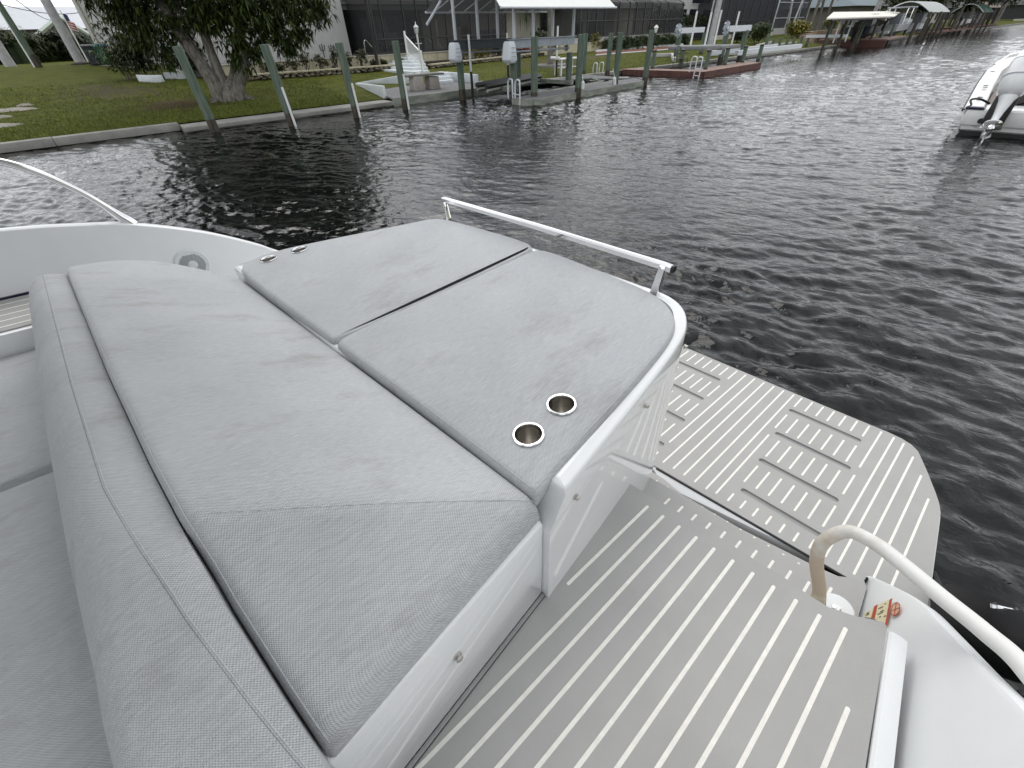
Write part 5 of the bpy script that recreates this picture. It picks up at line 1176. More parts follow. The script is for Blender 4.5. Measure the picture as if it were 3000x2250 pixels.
# cradle: two beams and two long black bunks
zc = .62
for x in (13.1, 16.3): part(lift, 'cradle_beam', MB().bb(x-.08, x+.08, 14.7, 16.9, .28, .42), M_DOCKF)
for pa, pb in (((1396, 250), (1615, 210)), ((1424, 254), (1640, 212))):
    p, q = at_z(pa[0], pa[1], .50), at_z(pb[0], pb[1], .50); q = p+(q-p).normalized()*4.6
    part(lift, 'bunk', MB().tube([p, q], .09, 4), M_BLACK); part(lift, 'bunk_rail', MB().tube([p-Vector((0, .05, .14)), q-Vector((0, .05, .14))], .06, 4), M_DOCKF)
for (pb, tp) in (((1383, 250), (1363, 101)), ((1489, 225), (1491, 96)), ((1630, 207), (1630, 76))):
    b = at_z(*pb, .45); part(lift, 'guide_pole', MB().tube([b, Vector((b.x, b.y, ztop(b.x, b.y, tp[1])))], .045, 10), M_PVC); part(lift, 'guide_foot', MB().tube([b-Vector((0, 0, .4)), b+Vector((0, 0, .45))], .055, 10), M_BLACK)
# U shaped grey dock
ud = thing('dock', 'grey U shaped dock around the lift slip', 'dock', (16, 15, .1), 'docks on the far bank')
Z = .2
ou = [at_z(*q, Z) for q in ((1503, 288), (1562, 292), (1880, 235), (1866, 230), (1720, 228), (1755, 242), (1560, 275))]
o1 = [at_z(*q, Z) for q in ((1503, 287), (1562, 291), (1885, 236), (1862, 229), (1765, 240), (1560, 276))]
part(ud, 'deck', MB().prism([(q.x, q.y) for q in o1], Z-.06, Z), M_DOCK)
for a, b_ in ((o1[0], o1[1]), (o1[1], o1[2])):
    d = (b_-a); s_ = Vector((d.y, -d.x, 0)).normalized()*.05
    part(ud, 'fascia', MB().add([a, b_, b_+s_, a+s_]+[v+Vector((0, 0, -.26)) for v in (a, b_, b_+s_, a+s_)], [(0, 1, 2, 3), (7, 6, 5, 4), (0, 4, 5, 1), (1, 5, 6, 2), (2, 6, 7, 3), (3, 7, 4, 0)]), M_DOCKF)
bk = [at_z(*q, Z) for q in ((1640, 235), (1735, 230), (1765, 240), (1862, 229), (1720, 225), (1800, 212), (1700, 216), (1640, 226))]
part(ud, 'deck', MB().prism([(bk[1].x, bk[1].y), (bk[3].x, bk[3].y), (bk[3].x+.5, 18.2), (bk[0].x-3, 18.2), (bk[0].x-3, 17.4), (bk[0].x, bk[0].y)], Z-.06, Z-.005), M_DOCK)
part(ud, 'inner_edge', MB().tube([o1[5], o1[4], bk[1], bk[0]], .05, 4), M_DOCKF)
# ladders, fenders, bench
def ladder(label, pa, pb, z0, zt_, group, rungs=True):
    a, b_ = at_z(*pa, z0), at_z(*pb, z0); t = thing('dock_ladder', label, 'ladder', a, group)
    for p in (a, b_):
        part(t, 'rail', MB().tube(spline([p+Vector((0, 0, -.6)), p+Vector((0, 0, zt_-.15)), p+Vector((.03, .06, zt_)), p+Vector((.06, .25, zt_)), p+Vector((.06, .32, zt_-.15)), p+Vector((.06, .32, 0))], 5), .028, 8), M_ALU)
    if rungs:
        for k in range(3): part(t, 'rung', MB().tube([a+Vector((0, 0, -.4+.28*k)), b_+Vector((0, 0, -.4+.28*k))], .02, 6), M_ALU)
ladder('steel dock ladder at the near corner of the grey dock', (1502, 290), (1523, 294), .15, .58, 'dock ladders')
ladder('two hooped ladder rails on the grey dock by the lawn', (1748, 214), (1766, 212), .2, .42, 'dock ladders', False)
for i, (px, py, dx_, lab) in enumerate(((1701, 276, .0, 'upright white fender hanging on the middle dock pile'), (1796, 262, -.10, 'tilted white fender hanging near the dock end'))):
    b = at_z(px, py, .02)-Vector((0, .08, 0)); f_ = thing('dock_fender', lab, 'fender', b, 'white dock fenders')
    part(f_, 'tube', MB().tube([b+Vector((0, 0, 0)), b+Vector((dx_*.1, 0, .04)), b+Vector((dx_*.9, 0, .40)), b+Vector((dx_, 0, .45))], [.03, .075, .075, .03], 14), M_PVC)
    part(f_, 'line', MB().tube([b+Vector((dx_, 0, .45)), b+Vector((dx_*1.3, .1, .75))], .012, 5), M_PVC)
bp_ = lawn(1655, 219); bn = thing('fish_table', 'white open frame fish cleaning table on the lawn edge', 'table', bp_)
a, b_ = at_y(1627, 172, bp_.y), at_y(1693, 167, bp_.y)
part(bn, 'top', MB().bb(a.x, b_.x, bp_.y-.25, bp_.y+.25, a.z-.06, a.z), M_PVC, bevel=.01)
for x in (a.x+.25, b_.x-.2):
    for y in (-.2, .2): part(bn, 'leg', MB().bb(x-.04, x+.04, bp_.y+y-.04, bp_.y+y+.04, bp_.z-.05, a.z-.06), M_PVC)
zz = at_y(1660, 195, bp_.y).z; part(bn, 'shelf', MB().bb(a.x+.25, b_.x-.2, bp_.y-.18, bp_.y+.18, zz-.04, zz), M_PVC)
part(bn, 'roller', MB().tube([(a.x, bp_.y-.3, a.z+.02), (a.x, bp_.y+.3, a.z+.02)], .07, 10), M_PVC)
# palm and plants behind the lift
pb_ = lawn(1612, 194)
palm('palm_tree', 'palm with a grey trunk in a round planter behind the lift', pb_, 5.2, (.05, .3), 16, 2.6, None, 5, .19)
single('planter_ring', 'low stone ring around the foot of the palm', 'planter', MB().lathe(pb_, [(1.0, -.05), (1.02, .1), (.9, .12), (.85, .02), (.2, .05)], 24), M_CONC, tuple(pb_))
for i, (px, py, w_, h, M_, lab) in enumerate(((1530, 152, 2.4, .45, L_RED, 'red flowering plants below the cream house wall'), (1578, 146, 1.4, 1.5, L_MID, 'round green shrub in front of the cream house window'), (1620, 150, .8, 1.0, L_YEL, 'small yellow green plant behind the palm trunk'), (1735, 152, 1.1, 1.5, L_YEL, 'yellow croton at the left end of the long hedge'), (1725, 158, 1.8, 1.2, L_DARK, 'dark shrub below the yellow croton'), (1475, 168, .5, .6, L_RED, 'small dark red potted plant by the patio wall'))):
    p = at_y(px, py, 30.0+.2*i); p.z = max(p.z-.1, .6); bush('garden_plant', lab, 'plant', p, (w_, .9, h), M_, 120, .2, .07, 'garden plants by the cream house', 150+i)
b = at_y(1535, 40, 29.0); 
hp = thing('hanging_fern', 'drooping palm frond hanging below the canopy', 'plant', b); mb = MB(); rr = random.Random(5)
for k in range(26): leaf_mesh(mb, b+Vector((rr.uniform(-.3, .3), 0, .5)), Vector((rr.uniform(-.4, .6), rr.uniform(-.3, .3), -1)), 1.3*rr.uniform(.6, 1.1), .07, .3)
part(hp, 'foliage', mb, L_PALM, fix=False)

# ------------------------------------------------------------------ second cage, hedge and white house 3
Yq = 31.0
x20, x21 = at_y(1745, 60, Yq).x, at_y(2010, 40, Yq).x
z2b = ztop(at_y(1880, 105, Yq).x, Yq, 104)
pw = thing('patio_wall', 'white patio wall behind the long green hedge', 'wall', (40, Yq, .6)); part(pw, 'wall', MB().bb(x20-5, x21, Yq, Yq+.3, .4, z2b), M_STUCCOW); part(pw, 'ledge', MB().bb(x20-5, x21+.05, Yq-.05, Yq+.35, z2b+.002, z2b+.05), M_STUCCOW)
cage('second dark pool cage behind the long green hedge', [1700, 1722, 1748, 1772, 1812, 1842, 1862, 1886, 1907, 1930, 1952, 1995], Yq+.1, z2b+.05, ztop(x21, Yq, 9), [z2b+.1, z2b+1.15], 6, M_DARKM, M_SCREEN, .09)
h2 = thing('house', 'cream house inside the second pool cage', 'house', (45, 38, 1)); part(h2, 'wall', MB().bb(at_y(1800, 60, 38).x, at_y(2000, 60, 38).x, 38, 46, .5, 3.6), M_STUCCO)
part(h2, 'roof', MB().add([(x20-1, 36.6, 3.6), (x21+4, 36.6, 3.6), (x21+4, 47, 3.6), (x20-1, 47, 3.6), (x20+4, 41, 6), (x21, 41, 6)], [(0, 1, 5, 4), (1, 2, 5), (2, 3, 4, 5), (3, 0, 4), (3, 2, 1, 0)]), M_ROOFS)
bush('shrub', 'dark round shrub seen through the second cage screen', 'shrub', Vector((at_y(1950, 90, 33).x, 33, .7)), (6, 2, 3.4), L_DARK, 260, .45, .16, None, 181)
hedge('hedge', 'long clipped green hedge below the second cage', lawn(1760, 148)+Vector((0, -.6, 0)), lawn(1992, 129)+Vector((0, -.6, 0)), 1.0, .85, L_MID, 1500, .22, .07, None, 31)
cb_ = thing('garden_kerb', 'white and red striped kerb in front of the long hedge', 'kerb', lawn(1870, 152))
for py_o, M_, h in ((0, M_STUCCOW, .14), (6, mat('brick_red_kerb', (.22, .08, .06), .9, var=.1), .10), (10, M_STUCCOW, .07)):
    p, q = lawn(1745, 152+py_o), lawn(2000, 132+py_o); part(cb_, 'kerb_course', MB().tube([p, q], h, 4), M_)
bl = lawn(1912, 152); gl = thing('garden_lamp', 'slim black garden lamp before the hedge', 'lamp', bl); zt_ = ztop(bl.x, bl.y, 96)
part(gl, 'post', MB().tube([bl, Vector((bl.x, bl.y, zt_))], .05, 8), M_BLACK); part(gl, 'lantern', MB().lathe((bl.x, bl.y, zt_), [(.08, 0), (.15, .3), (.2, .32), (.04, .5)], 6), M_PVC)
Y3 = 36.0
h3 = thing('house', 'two storey white house with narrow dark windows', 'house', (65, Y3, .8))
a3, b3 = at_y(1985, 60, Y3).x, at_y(2110, 60, Y3).x
part(h3, 'wall', MB().bb(a3-1, b3, Y3, Y3+10, .5, 7), M_STUCCOW)
for px0, py0, px1, py1 in ((1992, 27, 2006, 60), (2022, 27, 2032, 72), (2062, 28, 2072, 88), (2032, -14, 2080, 10)): win(h3, px0, py0, px1, py1, Y3)
part(h3, 'roof', MB().add([(a3-2, Y3-1, 7), (b3+1, Y3-1, 7), (b3+1, Y3+11, 7), (a3-2, Y3+11, 7), ((a3+b3)/2, Y3+5, 9.5)], [(0, 1, 4), (1, 2, 4), (2, 3, 4), (3, 0, 4), (3, 2, 1, 0)]), M_ROOFS)
hedge('hedge', 'dark clipped hedge at the foot of the two storey house', at_y(1992, 75, 34.5)*1, at_y(2062, 72, 34.5)*1, 1.0, .9, L_DARK, 300, .3, .1, None, 33)
for nm in ('hedge.004',): pass
cage('third pool cage with dense dark blue screen', [2105, 2128, 2150, 2172, 2194, 2216, 2238, 2257], 33.0, .75, 4.9, [2.3, 4.85], 7, M_DARKM, M_SCREENB, .12)
part(thing('patio_wall', 'pale patio wall below the third cage', 'wall', (70, 32.9, .4)), 'wall', MB().bb(at_y(2090, 100, 32.8).x, at_y(2262, 90, 32.8).x, 32.5, 32.85, .3, 1.0), M_STUCCO)
hb3 = thing('house', 'dark house behind the third and fourth cages', 'house', (85, 41, .6)); part(hb3, 'wall', MB().bb(at_y(2110, 60, 41).x, at_y(2420, 40, 41).x, 41, 52, .4, 4.6), M_WALLG)
part(hb3, 'roof', MB().add([(72, 40, 4.6), (150, 40, 4.6), (150, 53, 4.6), (72, 53, 4.6), (78, 46, 7.5), (146, 46, 7.5)], [(0, 1, 5, 4), (1, 2, 5), (2, 3, 4, 5), (3, 0, 4), (3, 2, 1, 0)]), M_ROOFS)
cage('fourth pool cage with pale grey frame', [2268, 2305, 2336, 2360], 34.0, .75, 5.4, [2.45, 4.1, 5.3], 6, M_ALU, mat('grey_screen', (.06, .065, .075), .8, var=.05, trans=.3), .14)
part(thing('patio_wall', 'pale patio wall below the fourth cage', 'wall', (85, 33.9, .4)), 'wall', MB().bb(at_y(2258, 100, 33.8).x, at_y(2350, 90, 33.8).x, 33.5, 33.9, .3, 1.35), M_STUCCOW)
# big concrete pole and leaning post at right
b = lawn(2072, 138); t = thing('utility_pole', 'tall pale concrete pole between the white house and the dark cage', 'pole', b); part(t, 'shaft', MB().tube([b-Vector((0, 0, .2)), b+Vector((.3, 0, 9))], [.42, .30], 14), M_UTIL); part(t, 'conduit', MB().tube([b+Vector((-.5, -.1, 0)), b+Vector((-.3, -.1, 8.5))], .07, 8), M_BLACK)
b = lawn(2310, 103); t = thing('guy_post', 'thin pale post leaning beside the yellow croton', 'post', b); part(t, 'shaft', MB().tube([b, at_y(2352, 0, b.y)], .11, 8), M_UTIL)
b = lawn(2302, 104); t = thing('guy_post', 'upright pale post at the corner of the fourth cage', 'post', b); part(t, 'shaft', MB().tube([b, at_y(2322, 0, b.y)], .14, 8), M_UTIL)
bush('round_bush', 'big rounded clipped bush behind the second lift', 'shrub', lawn(2214, 128), (3.8, 2.6, 1.9), L_MID, 900, .2, .08, None, 201, nl=7)
bush('round_bush', 'smaller dark clipped bush left of the big rounded one', 'shrub', lawn(2158, 124), (2.6, 2, 1.3), L_DARK, 400, .2, .08, None, 202)
bush('croton', 'large yellow croton beside the leaning post', 'plant', lawn(2330, 110), (3.6, 2.2, 1.9), L_YEL, 360, .45, .13, None, 203)
bush('croton', 'pale yellow croton between the palm trunks', 'plant', lawn(2425, 98), (3.5, 2.0, 2.2), L_YEL, 220, .45, .12, None, 204)
for i, (px, py, h, ln) in enumerate(((2365, 102, 5.2, (.6, 0)), (2385, 100, 6.0, (-.5, .3)), (2405, 98, 5.5, (.9, .2)), (2345, 98, 4.8, (-.4, 0)))):
    palm('palm_tree', ('leftmost slim palm of the cluster beyond the croton', 'second palm of the dense cluster with crossing trunk', 'third palm of the cluster leaning right', 'rear palm of the cluster leaning left')[i], lawn(px, py), h, ln, 13, 2.6, 'palm cluster', 30+i, .16)
# steps of the neighbouring lot
ws = thing('stairs', 'tan timber steps and landing beside the brown dock', 'stairs', lawn(2400, 118)); M_TAN = mat('tan_timber', (.26, .19, .14), .85, col2=(.34, .26, .19), vscale=4)
for k in range(5): 
    p = lawn(2425-5*k, 120-3.2*k); part(ws, 'step', MB().bb(p.x-1.5-.3*k, p.x+2.5, p.y-.3, p.y+2, .1, .42+.14*k), M_TAN)
part(ws, 'retaining_wall', MB().bb(lawn(2340, 124).x, lawn(2395, 118).x+1, 21.4, 21.8, .1, 1.25), M_TAN); part(ws, 'retaining_wall', MB().bb(lawn(2400, 100).x, lawn(2440, 100).x, 27, 27.5, .3, 1.5), M_TAN)
ch = lawn(2403, 124); rc = thing('deck_chair', 'small red chair on the tan landing', 'chair', ch); M_RC = mat('red_paint', (.30, .05, .03), .6, var=.05)
part(rc, 'seat', MB().bb(ch.x-.5, ch.x+.5, ch.y-.35, ch.y+.35, ch.z+.35, ch.z+.42), M_RC); part(rc, 'backrest', MB().bb(ch.x-.5, ch.x+.5, ch.y+.33, ch.y+.4, ch.z+.42, ch.z+.95), M_RC)
for sx in (-.45, .45):
    for sy in (-.3, .3): part(rc, 'leg', MB().bb(ch.x+sx-.04, ch.x+sx+.04, ch.y+sy-.04, ch.y+sy+.04, ch.z, ch.z+.36), M_RC)

# ------------------------------------------------------------------ red brown dock with second lift
rd = thing('dock', 'reddish brown wooden dock with short piles', 'dock', (28, 16, .1), 'docks on the far bank')
Zr = .26
ro_ = [at_z(*q, Zr) for q in ((1828, 203), (2062, 210), (2228, 183), (2210, 178), (2060, 196), (1985, 190))]
part(rd, 'deck', MB().prism([(q.x, q.y) for q in (ro_[0], ro_[1], ro_[2])]+[(ro_[2].x+.3, ro_[2].y+1.2), (ro_[1].x+1.0, ro_[1].y+1.2), (ro_[1].x+.6, 18.2), (ro_[0].x-.4, 18.2)], Zr-.08, Zr), M_RED)
for a, b_ in ((ro_[0], ro_[1]), (ro_[1], ro_[2])):
    d = (b_-a); s_ = Vector((d.y, -d.x, 0)).normalized()*.08
    part(rd, 'fascia', MB().add([a, b_, b_+s_, a+s_]+[v+Vector((0, 0, -.32)) for v in (a, b_, b_+s_, a+s_)], [(0, 1, 2, 3), (7, 6, 5, 4), (0, 4, 5, 1), (1, 5, 6, 2), (2, 6, 7, 3), (3, 7, 4, 0)]), M_REDF)
names_ = ['first', 'second', 'third', 'fourth', 'fifth', 'sixth', 'seventh', 'eighth', 'ninth', 'tenth']
for i, (px, py, h) in enumerate(((1908, 218, 1.06), (1990, 217, 1.06), (2062, 221, 1.05), (2118, 207, 1.02), (2170, 199, 1.02), (2216, 193, 1.03))):
    pile(names_[i]+' short black capped pile from the left along the red brown dock', px, py, h, None, (.01, 0), .11, 'short piles of the red brown dock', True)
for i, (px, py, h) in enumerate(((2235, 163, 1.35), (2255, 160, 1.05), (2275, 156, 1.05), (2296, 154, 1.0), (2316, 150, 1.0), (2338, 146, 1.0), (2358, 145, 1.0))):
    pile(names_[i]+' short pile of the row leading away to the brown dock', px, py, h, None, (.01, 0), .12, 'row of short piles along the seawall')
l2 = thing('boat_lift', 'second boat lift with grey gear wheels and four white guide poles', 'boat lift', (31, 16.5, 0))
for (px, py, top_) in ((1975, 190, 98), (2107, 190, 92), (2050, 172, 95), (2163, 183, 88)):
    b = at_z(px, py, 0); h = ztop(b.x, b.y, top_); part(l2, 'pile', MB().tube([b+Vector((0, 0, -1)), b+Vector((0, 0, .4))], .17, 12), M_WOODD); part(l2, 'pile', MB().tube([b+Vector((0, 0, .39)), b+Vector((.02, 0, h))], .165, 12), M_WOODG)
def lbeam(pa, pb, Y, h): a, b_ = at_y(*pa, Y), at_y(*pb, Y); part(l2, 'beam', MB().bb(a.x, b_.x, Y-.12, Y+.12, (a.z+b_.z)/2-h/2, (a.z+b_.z)/2+h/2), M_ALU)
yl = at_z(1975, 190, 0).y; yr = at_z(2107, 190, 0).y
lbeam((1990, 90), (2060, 87), yl, .28); lbeam((2132, 83), (2196, 83), yr, .30)
for (px, py, Y) in ((1987, 90, yl-.2), (2128, 83, yr-.2)):
    c = at_y(px, py, Y); prof = [(.30, -.05), (.30, .03), (.12, .06), (.10, .10)]
    gw = part(l2, 'gear_wheel', MB().lathe(c, prof, 20, Matrix.Rotation(R(90), 3, 'X')), M_GREYM)
    for k in range(8): a = 6.283*k/8; part(l2, 'tooth', MB().box(c+Vector((.30*math.cos(a), 0, .30*math.sin(a))), (.13, .08, .13), ry=-a), M_GREYM, gw)
    part(l2, 'hub', MB().lathe(c+Vector((0, -.1, 0)), [(.08, 0), (.06, .04)], 12, Matrix.Rotation(R(90), 3, 'X')), M_PVC, gw)
cr0, cr1 = at_y(1972, 154, yl), at_y(2168, 150, yl)
part(l2, 'cradle_beam', MB().bb(cr0.x, cr1.x, 15.3, 15.5, cr0.z-.12, cr0.z+.12), M_ALU); part(l2, 'cradle_beam', MB().bb(cr0.x, cr1.x, 17.0, 17.2, cr0.z-.12, cr0.z+.12), M_ALU)
for (pa, pb) in (((2020, 146), (2062, 150)), ((2066, 145), (2120, 145))): a, b_ = at_y(*pa, 16), at_y(*pb, 16); part(l2, 'bunk', MB().bb(a.x, b_.x, 15.0, 17.4, a.z-.02, a.z+.16), mat('grey_carpet_bunk_'+str(pa[0]), (.20, .21, .21), .9, var=.1), bevel=.03)
for (pb, tp) in (((2020, 148), 33), ((2063, 140), 36), ((2089, 142), 29), ((2141, 138), 33)):
    b = at_y(*pb, 16.5); part(l2, 'guide_pole', MB().tube([b, Vector((b.x, b.y, ztop(b.x, b.y, tp)))], .05, 10), M_PVC)
ladder('aluminium ladder on the front of the red brown dock', (2034, 212), (2050, 214), Zr, .6, 'dock ladders')
cp = at_z(1990, 201, Zr); dc = thing('dock_chair', 'thin framed metal chair on the red brown dock', 'chair', cp)
part(dc, 'seat', MB().bb(cp.x-.25, cp.x+.25, cp.y-.25, cp.y+.25, Zr+.42, Zr+.45), M_DARKM); part(dc, 'backrest', MB().tube(spline([cp+Vector((-.25, .25, .44)), cp+Vector((-.25, .3, .9)), cp+Vector((.25, .3, .9)), cp+Vector((.25, .25, .44))], 4), .02, 6), M_DARKM)
for sx in (-.24, .24):
    for sy in (-.24, .24): part(dc, 'leg', MB().tube([cp+Vector((sx, sy, .44)), cp+Vector((sx*1.2, sy*1.2, 0))], .016, 6), M_DARKM)
part(dc, 'armrest', MB().tube([cp+Vector((-.27, -.25, .65)), cp+Vector((-.27, .28, .68))], .016, 6), M_DARKM); part(dc, 'armrest', MB().tube([cp+Vector((.27, -.25, .65)), cp+Vector((.27, .28, .68))], .016, 6), M_DARKM)
wp = thing('low_wall', 'white painted retaining walls of the brown dock lot', 'wall', lawn(1960, 170))
for a, b_ in (((1905, 168), (1968, 166)), ((1968, 166), (1975, 182)), ((2070, 165), (2165, 160)), ((2215, 140), (2260, 128)), ((2262, 138), (2330, 130))):
    wallseg('wall_panel', wp, lawn(*a), lawn(*b_), .22, .2, M_STUCCOW)

# ------------------------------------------------------------------ far docks along the right of the canal
d3 = thing('dock', 'brown dock under the long white canopy', 'dock', (60, 16, 0), 'docks on the far bank'); 
pa, pb = at_z(2392, 137, 0), at_z(2590, 139, 0)
part(d3, 'deck', MB().prism([(pa.x, pa.y), (pb.x, pb.y), (pb.x+10, pb.y+1), (pb.x+8, 18.2), (pa.x, 18.2)], .5, .62), M_RED); 
s_ = (pb-pa); n_ = Vector((s_.y, -s_.x, 0)).normalized()*.1; part(d3, 'fascia', MB().add([pa+n_, pb+n_, pb+n_+Vector((0, 0, .52)), pa+n_+Vector((0, 0, .52)), pa, pb, pb+Vector((0, 0, .52)), pa+Vector((0, 0, .52))], [(0, 1, 2, 3), (4, 7, 6, 5), (3, 2, 6, 7), (0, 3, 7, 4), (1, 5, 6, 2)]), mat('red_brown_fascia', (.095, .045, .036), .8, var=.15))
for i, (px, py, h) in enumerate(((2446, 138, 1.7), (2505, 139, 1.75), (2569, 136, 1.7), (2596, 132, 1.6))): pile(names_[i]+' slim pale pile from the left in front of the white canopied dock', px, py, h, None, (0, 0), .10, 'slim piles of the canopied dock')
l3 = thing('boat_lift', 'distant boat lift under a long white flat canopy', 'boat lift', (63, 17, 0))
e = [at_y(2422, 53, 15.2), at_y(2622, 44, 15.2)]; zc_ = e[0].z
xa_, xb_ = e[0].x, e[1].x
f0, f1 = at_y(2442, 35, 19.4), at_y(2646, 23, 19.4)
part(l3, 'canopy', MB().add([(xa_, 15.2, zc_), (xb_, 15.2, zc_), (f1.x, 19.4, f0.z), (f0.x, 19.4, f0.z), (xa_, 15.2, zc_-.08), (xb_, 15.2, zc_-.08), (f1.x, 19.4, f0.z-.08), (f0.x, 19.4, f0.z-.08)], [(0, 1, 2, 3), (7, 6, 5, 4), (0, 4, 5, 1), (1, 5, 6, 2), (2, 6, 7, 3), (3, 7, 4, 0)]), M_CANVU)
sx_ = lambda x, y: x+(f0.x-xa_)*(y-15.2)/4.2
for x in (xa_+1.2, xa_+4.5, (xa_+xb_)/2, xb_-4, xb_-1.2):
    for y in (15.8, 19.0): part(l3, 'pile', MB().tube([(sx_(x, y), y, -1), (sx_(x, y), y, zc_-.05)], .10, 10), M_WOODG if y > 17 else M_WOODD)
for y in (15.8, 19.0): part(l3, 'beam', MB().bb(sx_(xa_+.8, y), sx_(xb_-.8, y), y-.1, y+.1, 2.0, 2.2), M_DARKM)
for x in (xa_+3, xa_+6, xb_-5, xb_-2.5): part(l3, 'guide_pole', MB().tube([(sx_(x, 17), 17, .5), (sx_(x, 17), 17, 2.2)], .06, 8), M_PVC)
for x in (xa_+2, xb_-3): part(l3, 'cradle_beam', MB().bb(sx_(x, 17)-.12, sx_(x, 17)+.12, 15.8, 19.0, .9, 1.1), M_ALU)
def far_boat(label, x, y, L_, cover=None, top=None, col=(.55, .57, .60), zb=.5):
    t = thing('moored_boat', label, 'boat', (x, y, 0), 'boats on far lifts'); Mh = mat('hull_'+label[:14], col, .3, var=.05)
    rs = []
    for u, w_, zk, zg in ((0, 1.1, .15, 1.0), (.3, 1.2, .05, 1.0), (.6, 1.1, .1, 1.15), (.85, .7, .3, 1.35), (1, .08, .9, 1.5)):
        X = x+L_*u; rs.append([(X, y-w_, zb+zg), (X, y-w_*.9, zb+zg*.5), (X, y, zb+zk), (X, y+w_*.9, zb+zg*.5), (X, y+w_, zb+zg)])
    part(t, 'hull', MB().rings(rs), Mh)
    part(t, 'console', MB().bb(x+L_*.35, x+L_*.55, y-.45, y+.45, zb+.9, zb+1.9), mat('console_'+label[:8], (.16, .17, .19), .4, var=.1))
    part(t, 'outboard', MB().rings([[(x-.5+a*w_, y+b_*w_, z) for a, b_ in ((-1.2, -1), (1.2, -1), (1.2, 1), (-1.2, 1))] for z, w_ in ((zb-.1, .08), (zb+.6, .12), (zb+.9, .22), (zb+1.35, .2))]), M_BLACK, bevel=.04)
    if top:
        for sx in (.3, .58):
            for sy in (-.8, .8): part(t, 'top_post', MB().tube([(x+L_*sx, y+sy, zb+1), (x+L_*sx, y+sy, zb+2.3)], .04, 6), M_STEEL)
        part(t, 'hard_top', MB().bb(x+L_*.25, x+L_*.65, y-1, y+1, zb+2.3, zb+2.4), mat('top_'+label[:8], top, .5, var=.05), bevel=.03)
    return t
far_boat('grey boat stored beside the long white canopy', 66.5, 17.0, 7, None, (.30, .33, .36), (.33, .35, .37))
far_boat('dark blue covered boat stored under the long white canopy', f0.x+1.2, 17.2, 5.5, None, None, (.02, .024, .04))
far_boat('white boat under the arched canopy', 76, 17.2, 7, None, None, (.55, .57, .58))
def arch(label, x, y, w_, L_, z0, h, M_):
    t = thing('arched_canopy', label, 'canopy', (x, y, 0), 'arched boat canopies')
    part(t, 'cover', MB().grid(lambda u, v: (x+L_*u, y-w_/2+w_*v, z0+h*math.sin(math.pi*v)), 4, 14), M_)
    for u in (0, .5, 1):
        for v in (0, 1): part(t, 'post', MB().tube([(x+L_*u, y-w_/2+w_*v, -.8), (x+L_*u, y-w_/2+w_*v, z0+.05)], .12, 8), M_WOODD)
        part(t, 'hoop', MB().tube([(x+L_*u, y-w_/2+w_*k/10, z0-.04+h*math.sin(math.pi*k/10)) for k in range(11)], .05, 6), M_ALU)
arch('grey arched boat canopy beyond the long white canopy', 74, 17.6, 4.6, 9, 2.4, 1.0, mat('grey_vinyl_cover', (.36, .38, .37), .6, var=.05))
arch('green arched boat canopy far down the canal', 122, 20.2, 4.6, 9, 2.3, 1.2, mat('green_vinyl_cover', (.03, .09, .06), .6, var=.05))
far_boat('white boat under the green arched canopy', 121, 20.2, 8, None, None, (.75, .75, .75))
l4 = thing('boat_lift', 'farthest boat lift with a flat pale canopy', 'boat lift', (140, 21.5, 0)); part(l4, 'canopy', MB().add([(138, 19.6, 3.0), (152, 19.6, 3.0), (152, 21.6, 3.9), (138, 21.6, 3.9), (152, 23.6, 3.0), (138, 23.6, 3.0)], [(0, 1, 2, 3), (3, 2, 4, 5)]), mat('tan_vinyl', (.52, .43, .35), .6, var=.05))
for x in (139, 145, 151):
    for y in (20, 23): part(l4, 'pile', MB().tube([(x, y, -1), (x, y, 3)], .2, 8), M_WOODD)
far_boat('grey boat under the farthest pale canopy', 139, 21.6, 7, None, None, (.30, .32, .34), .3)
rr = random.Random(77)
for i in range(10):
    x = 70+i*5.2+rr.uniform(-.8, .8); y = 15.6+i*.25+rr.uniform(-.5, .4); b = Vector((x, y, 0)); t = thing('mooring_pile', names_[i]+' dark pile counted away beyond the arched grey canopy', 'pile', b, 'far dark piles'); h = rr.uniform(1.3, 2.6)
    part(t, 'shaft', MB().tube([b-Vector((0, 0, 1)), b+Vector((.02, 0, h))], .15, 8), M_WOODD)
d4 = thing('dock', 'low dark dock beyond the arched grey canopy', 'dock', (95, 17, 0), 'docks on the far bank'); part(d4, 'deck', MB().bb(86, 112, 16.5, 18.4, .35, .5), M_REDF)
d5 = thing('dock', 'farthest low dark dock by the green canopy', 'dock', (130, 19.5, 0), 'docks on the far bank'); part(d5, 'deck', MB().bb(116, 150, 19.0, 22, .3, .5), M_REDF)
# houses and trees at the end of the canal
def house_simple(label, x, y, w_, d_, hw, hr, Mw, Mr, wins=0):
    t = thing('house', label, 'house', (x, y, .5)); part(t, 'wall', MB().bb(x, x+w_, y, y+d_, .2, hw), Mw)
    part(t, 'roof', MB().add([(x-.8, y-.8, hw), (x+w_+.8, y-.8, hw), (x+w_+.8, y+d_+.8, hw), (x-.8, y+d_+.8, hw), (x+w_*.25, y+d_/2, hr), (x+w_*.75, y+d_/2, hr)], [(0, 1, 5, 4), (1, 2, 5), (2, 3, 4, 5), (3, 0, 4), (3, 2, 1, 0)]), Mr)
    for k in range(wins):
        a = x+w_*(k+.5)/wins; wn = part(t, 'window', MB().bb(a-.8, a+.8, y-.06, y-.02, 1.3, 2.6), M_GLASS); part(t, 'frame', MB().bb(a-.9, a+.9, y-.1, y-.062, 1.18, 1.28), M_STUCCOW, wn)
    return t
M_RB = mat('blue_grey_roof', (.16, .20, .22), .8, var=.08)
house_simple('house with dark blue grey roof behind the long white canopy', 96, 30, 16, 12, 3.6, 6.5, M_WALLG, M_RB, 4)
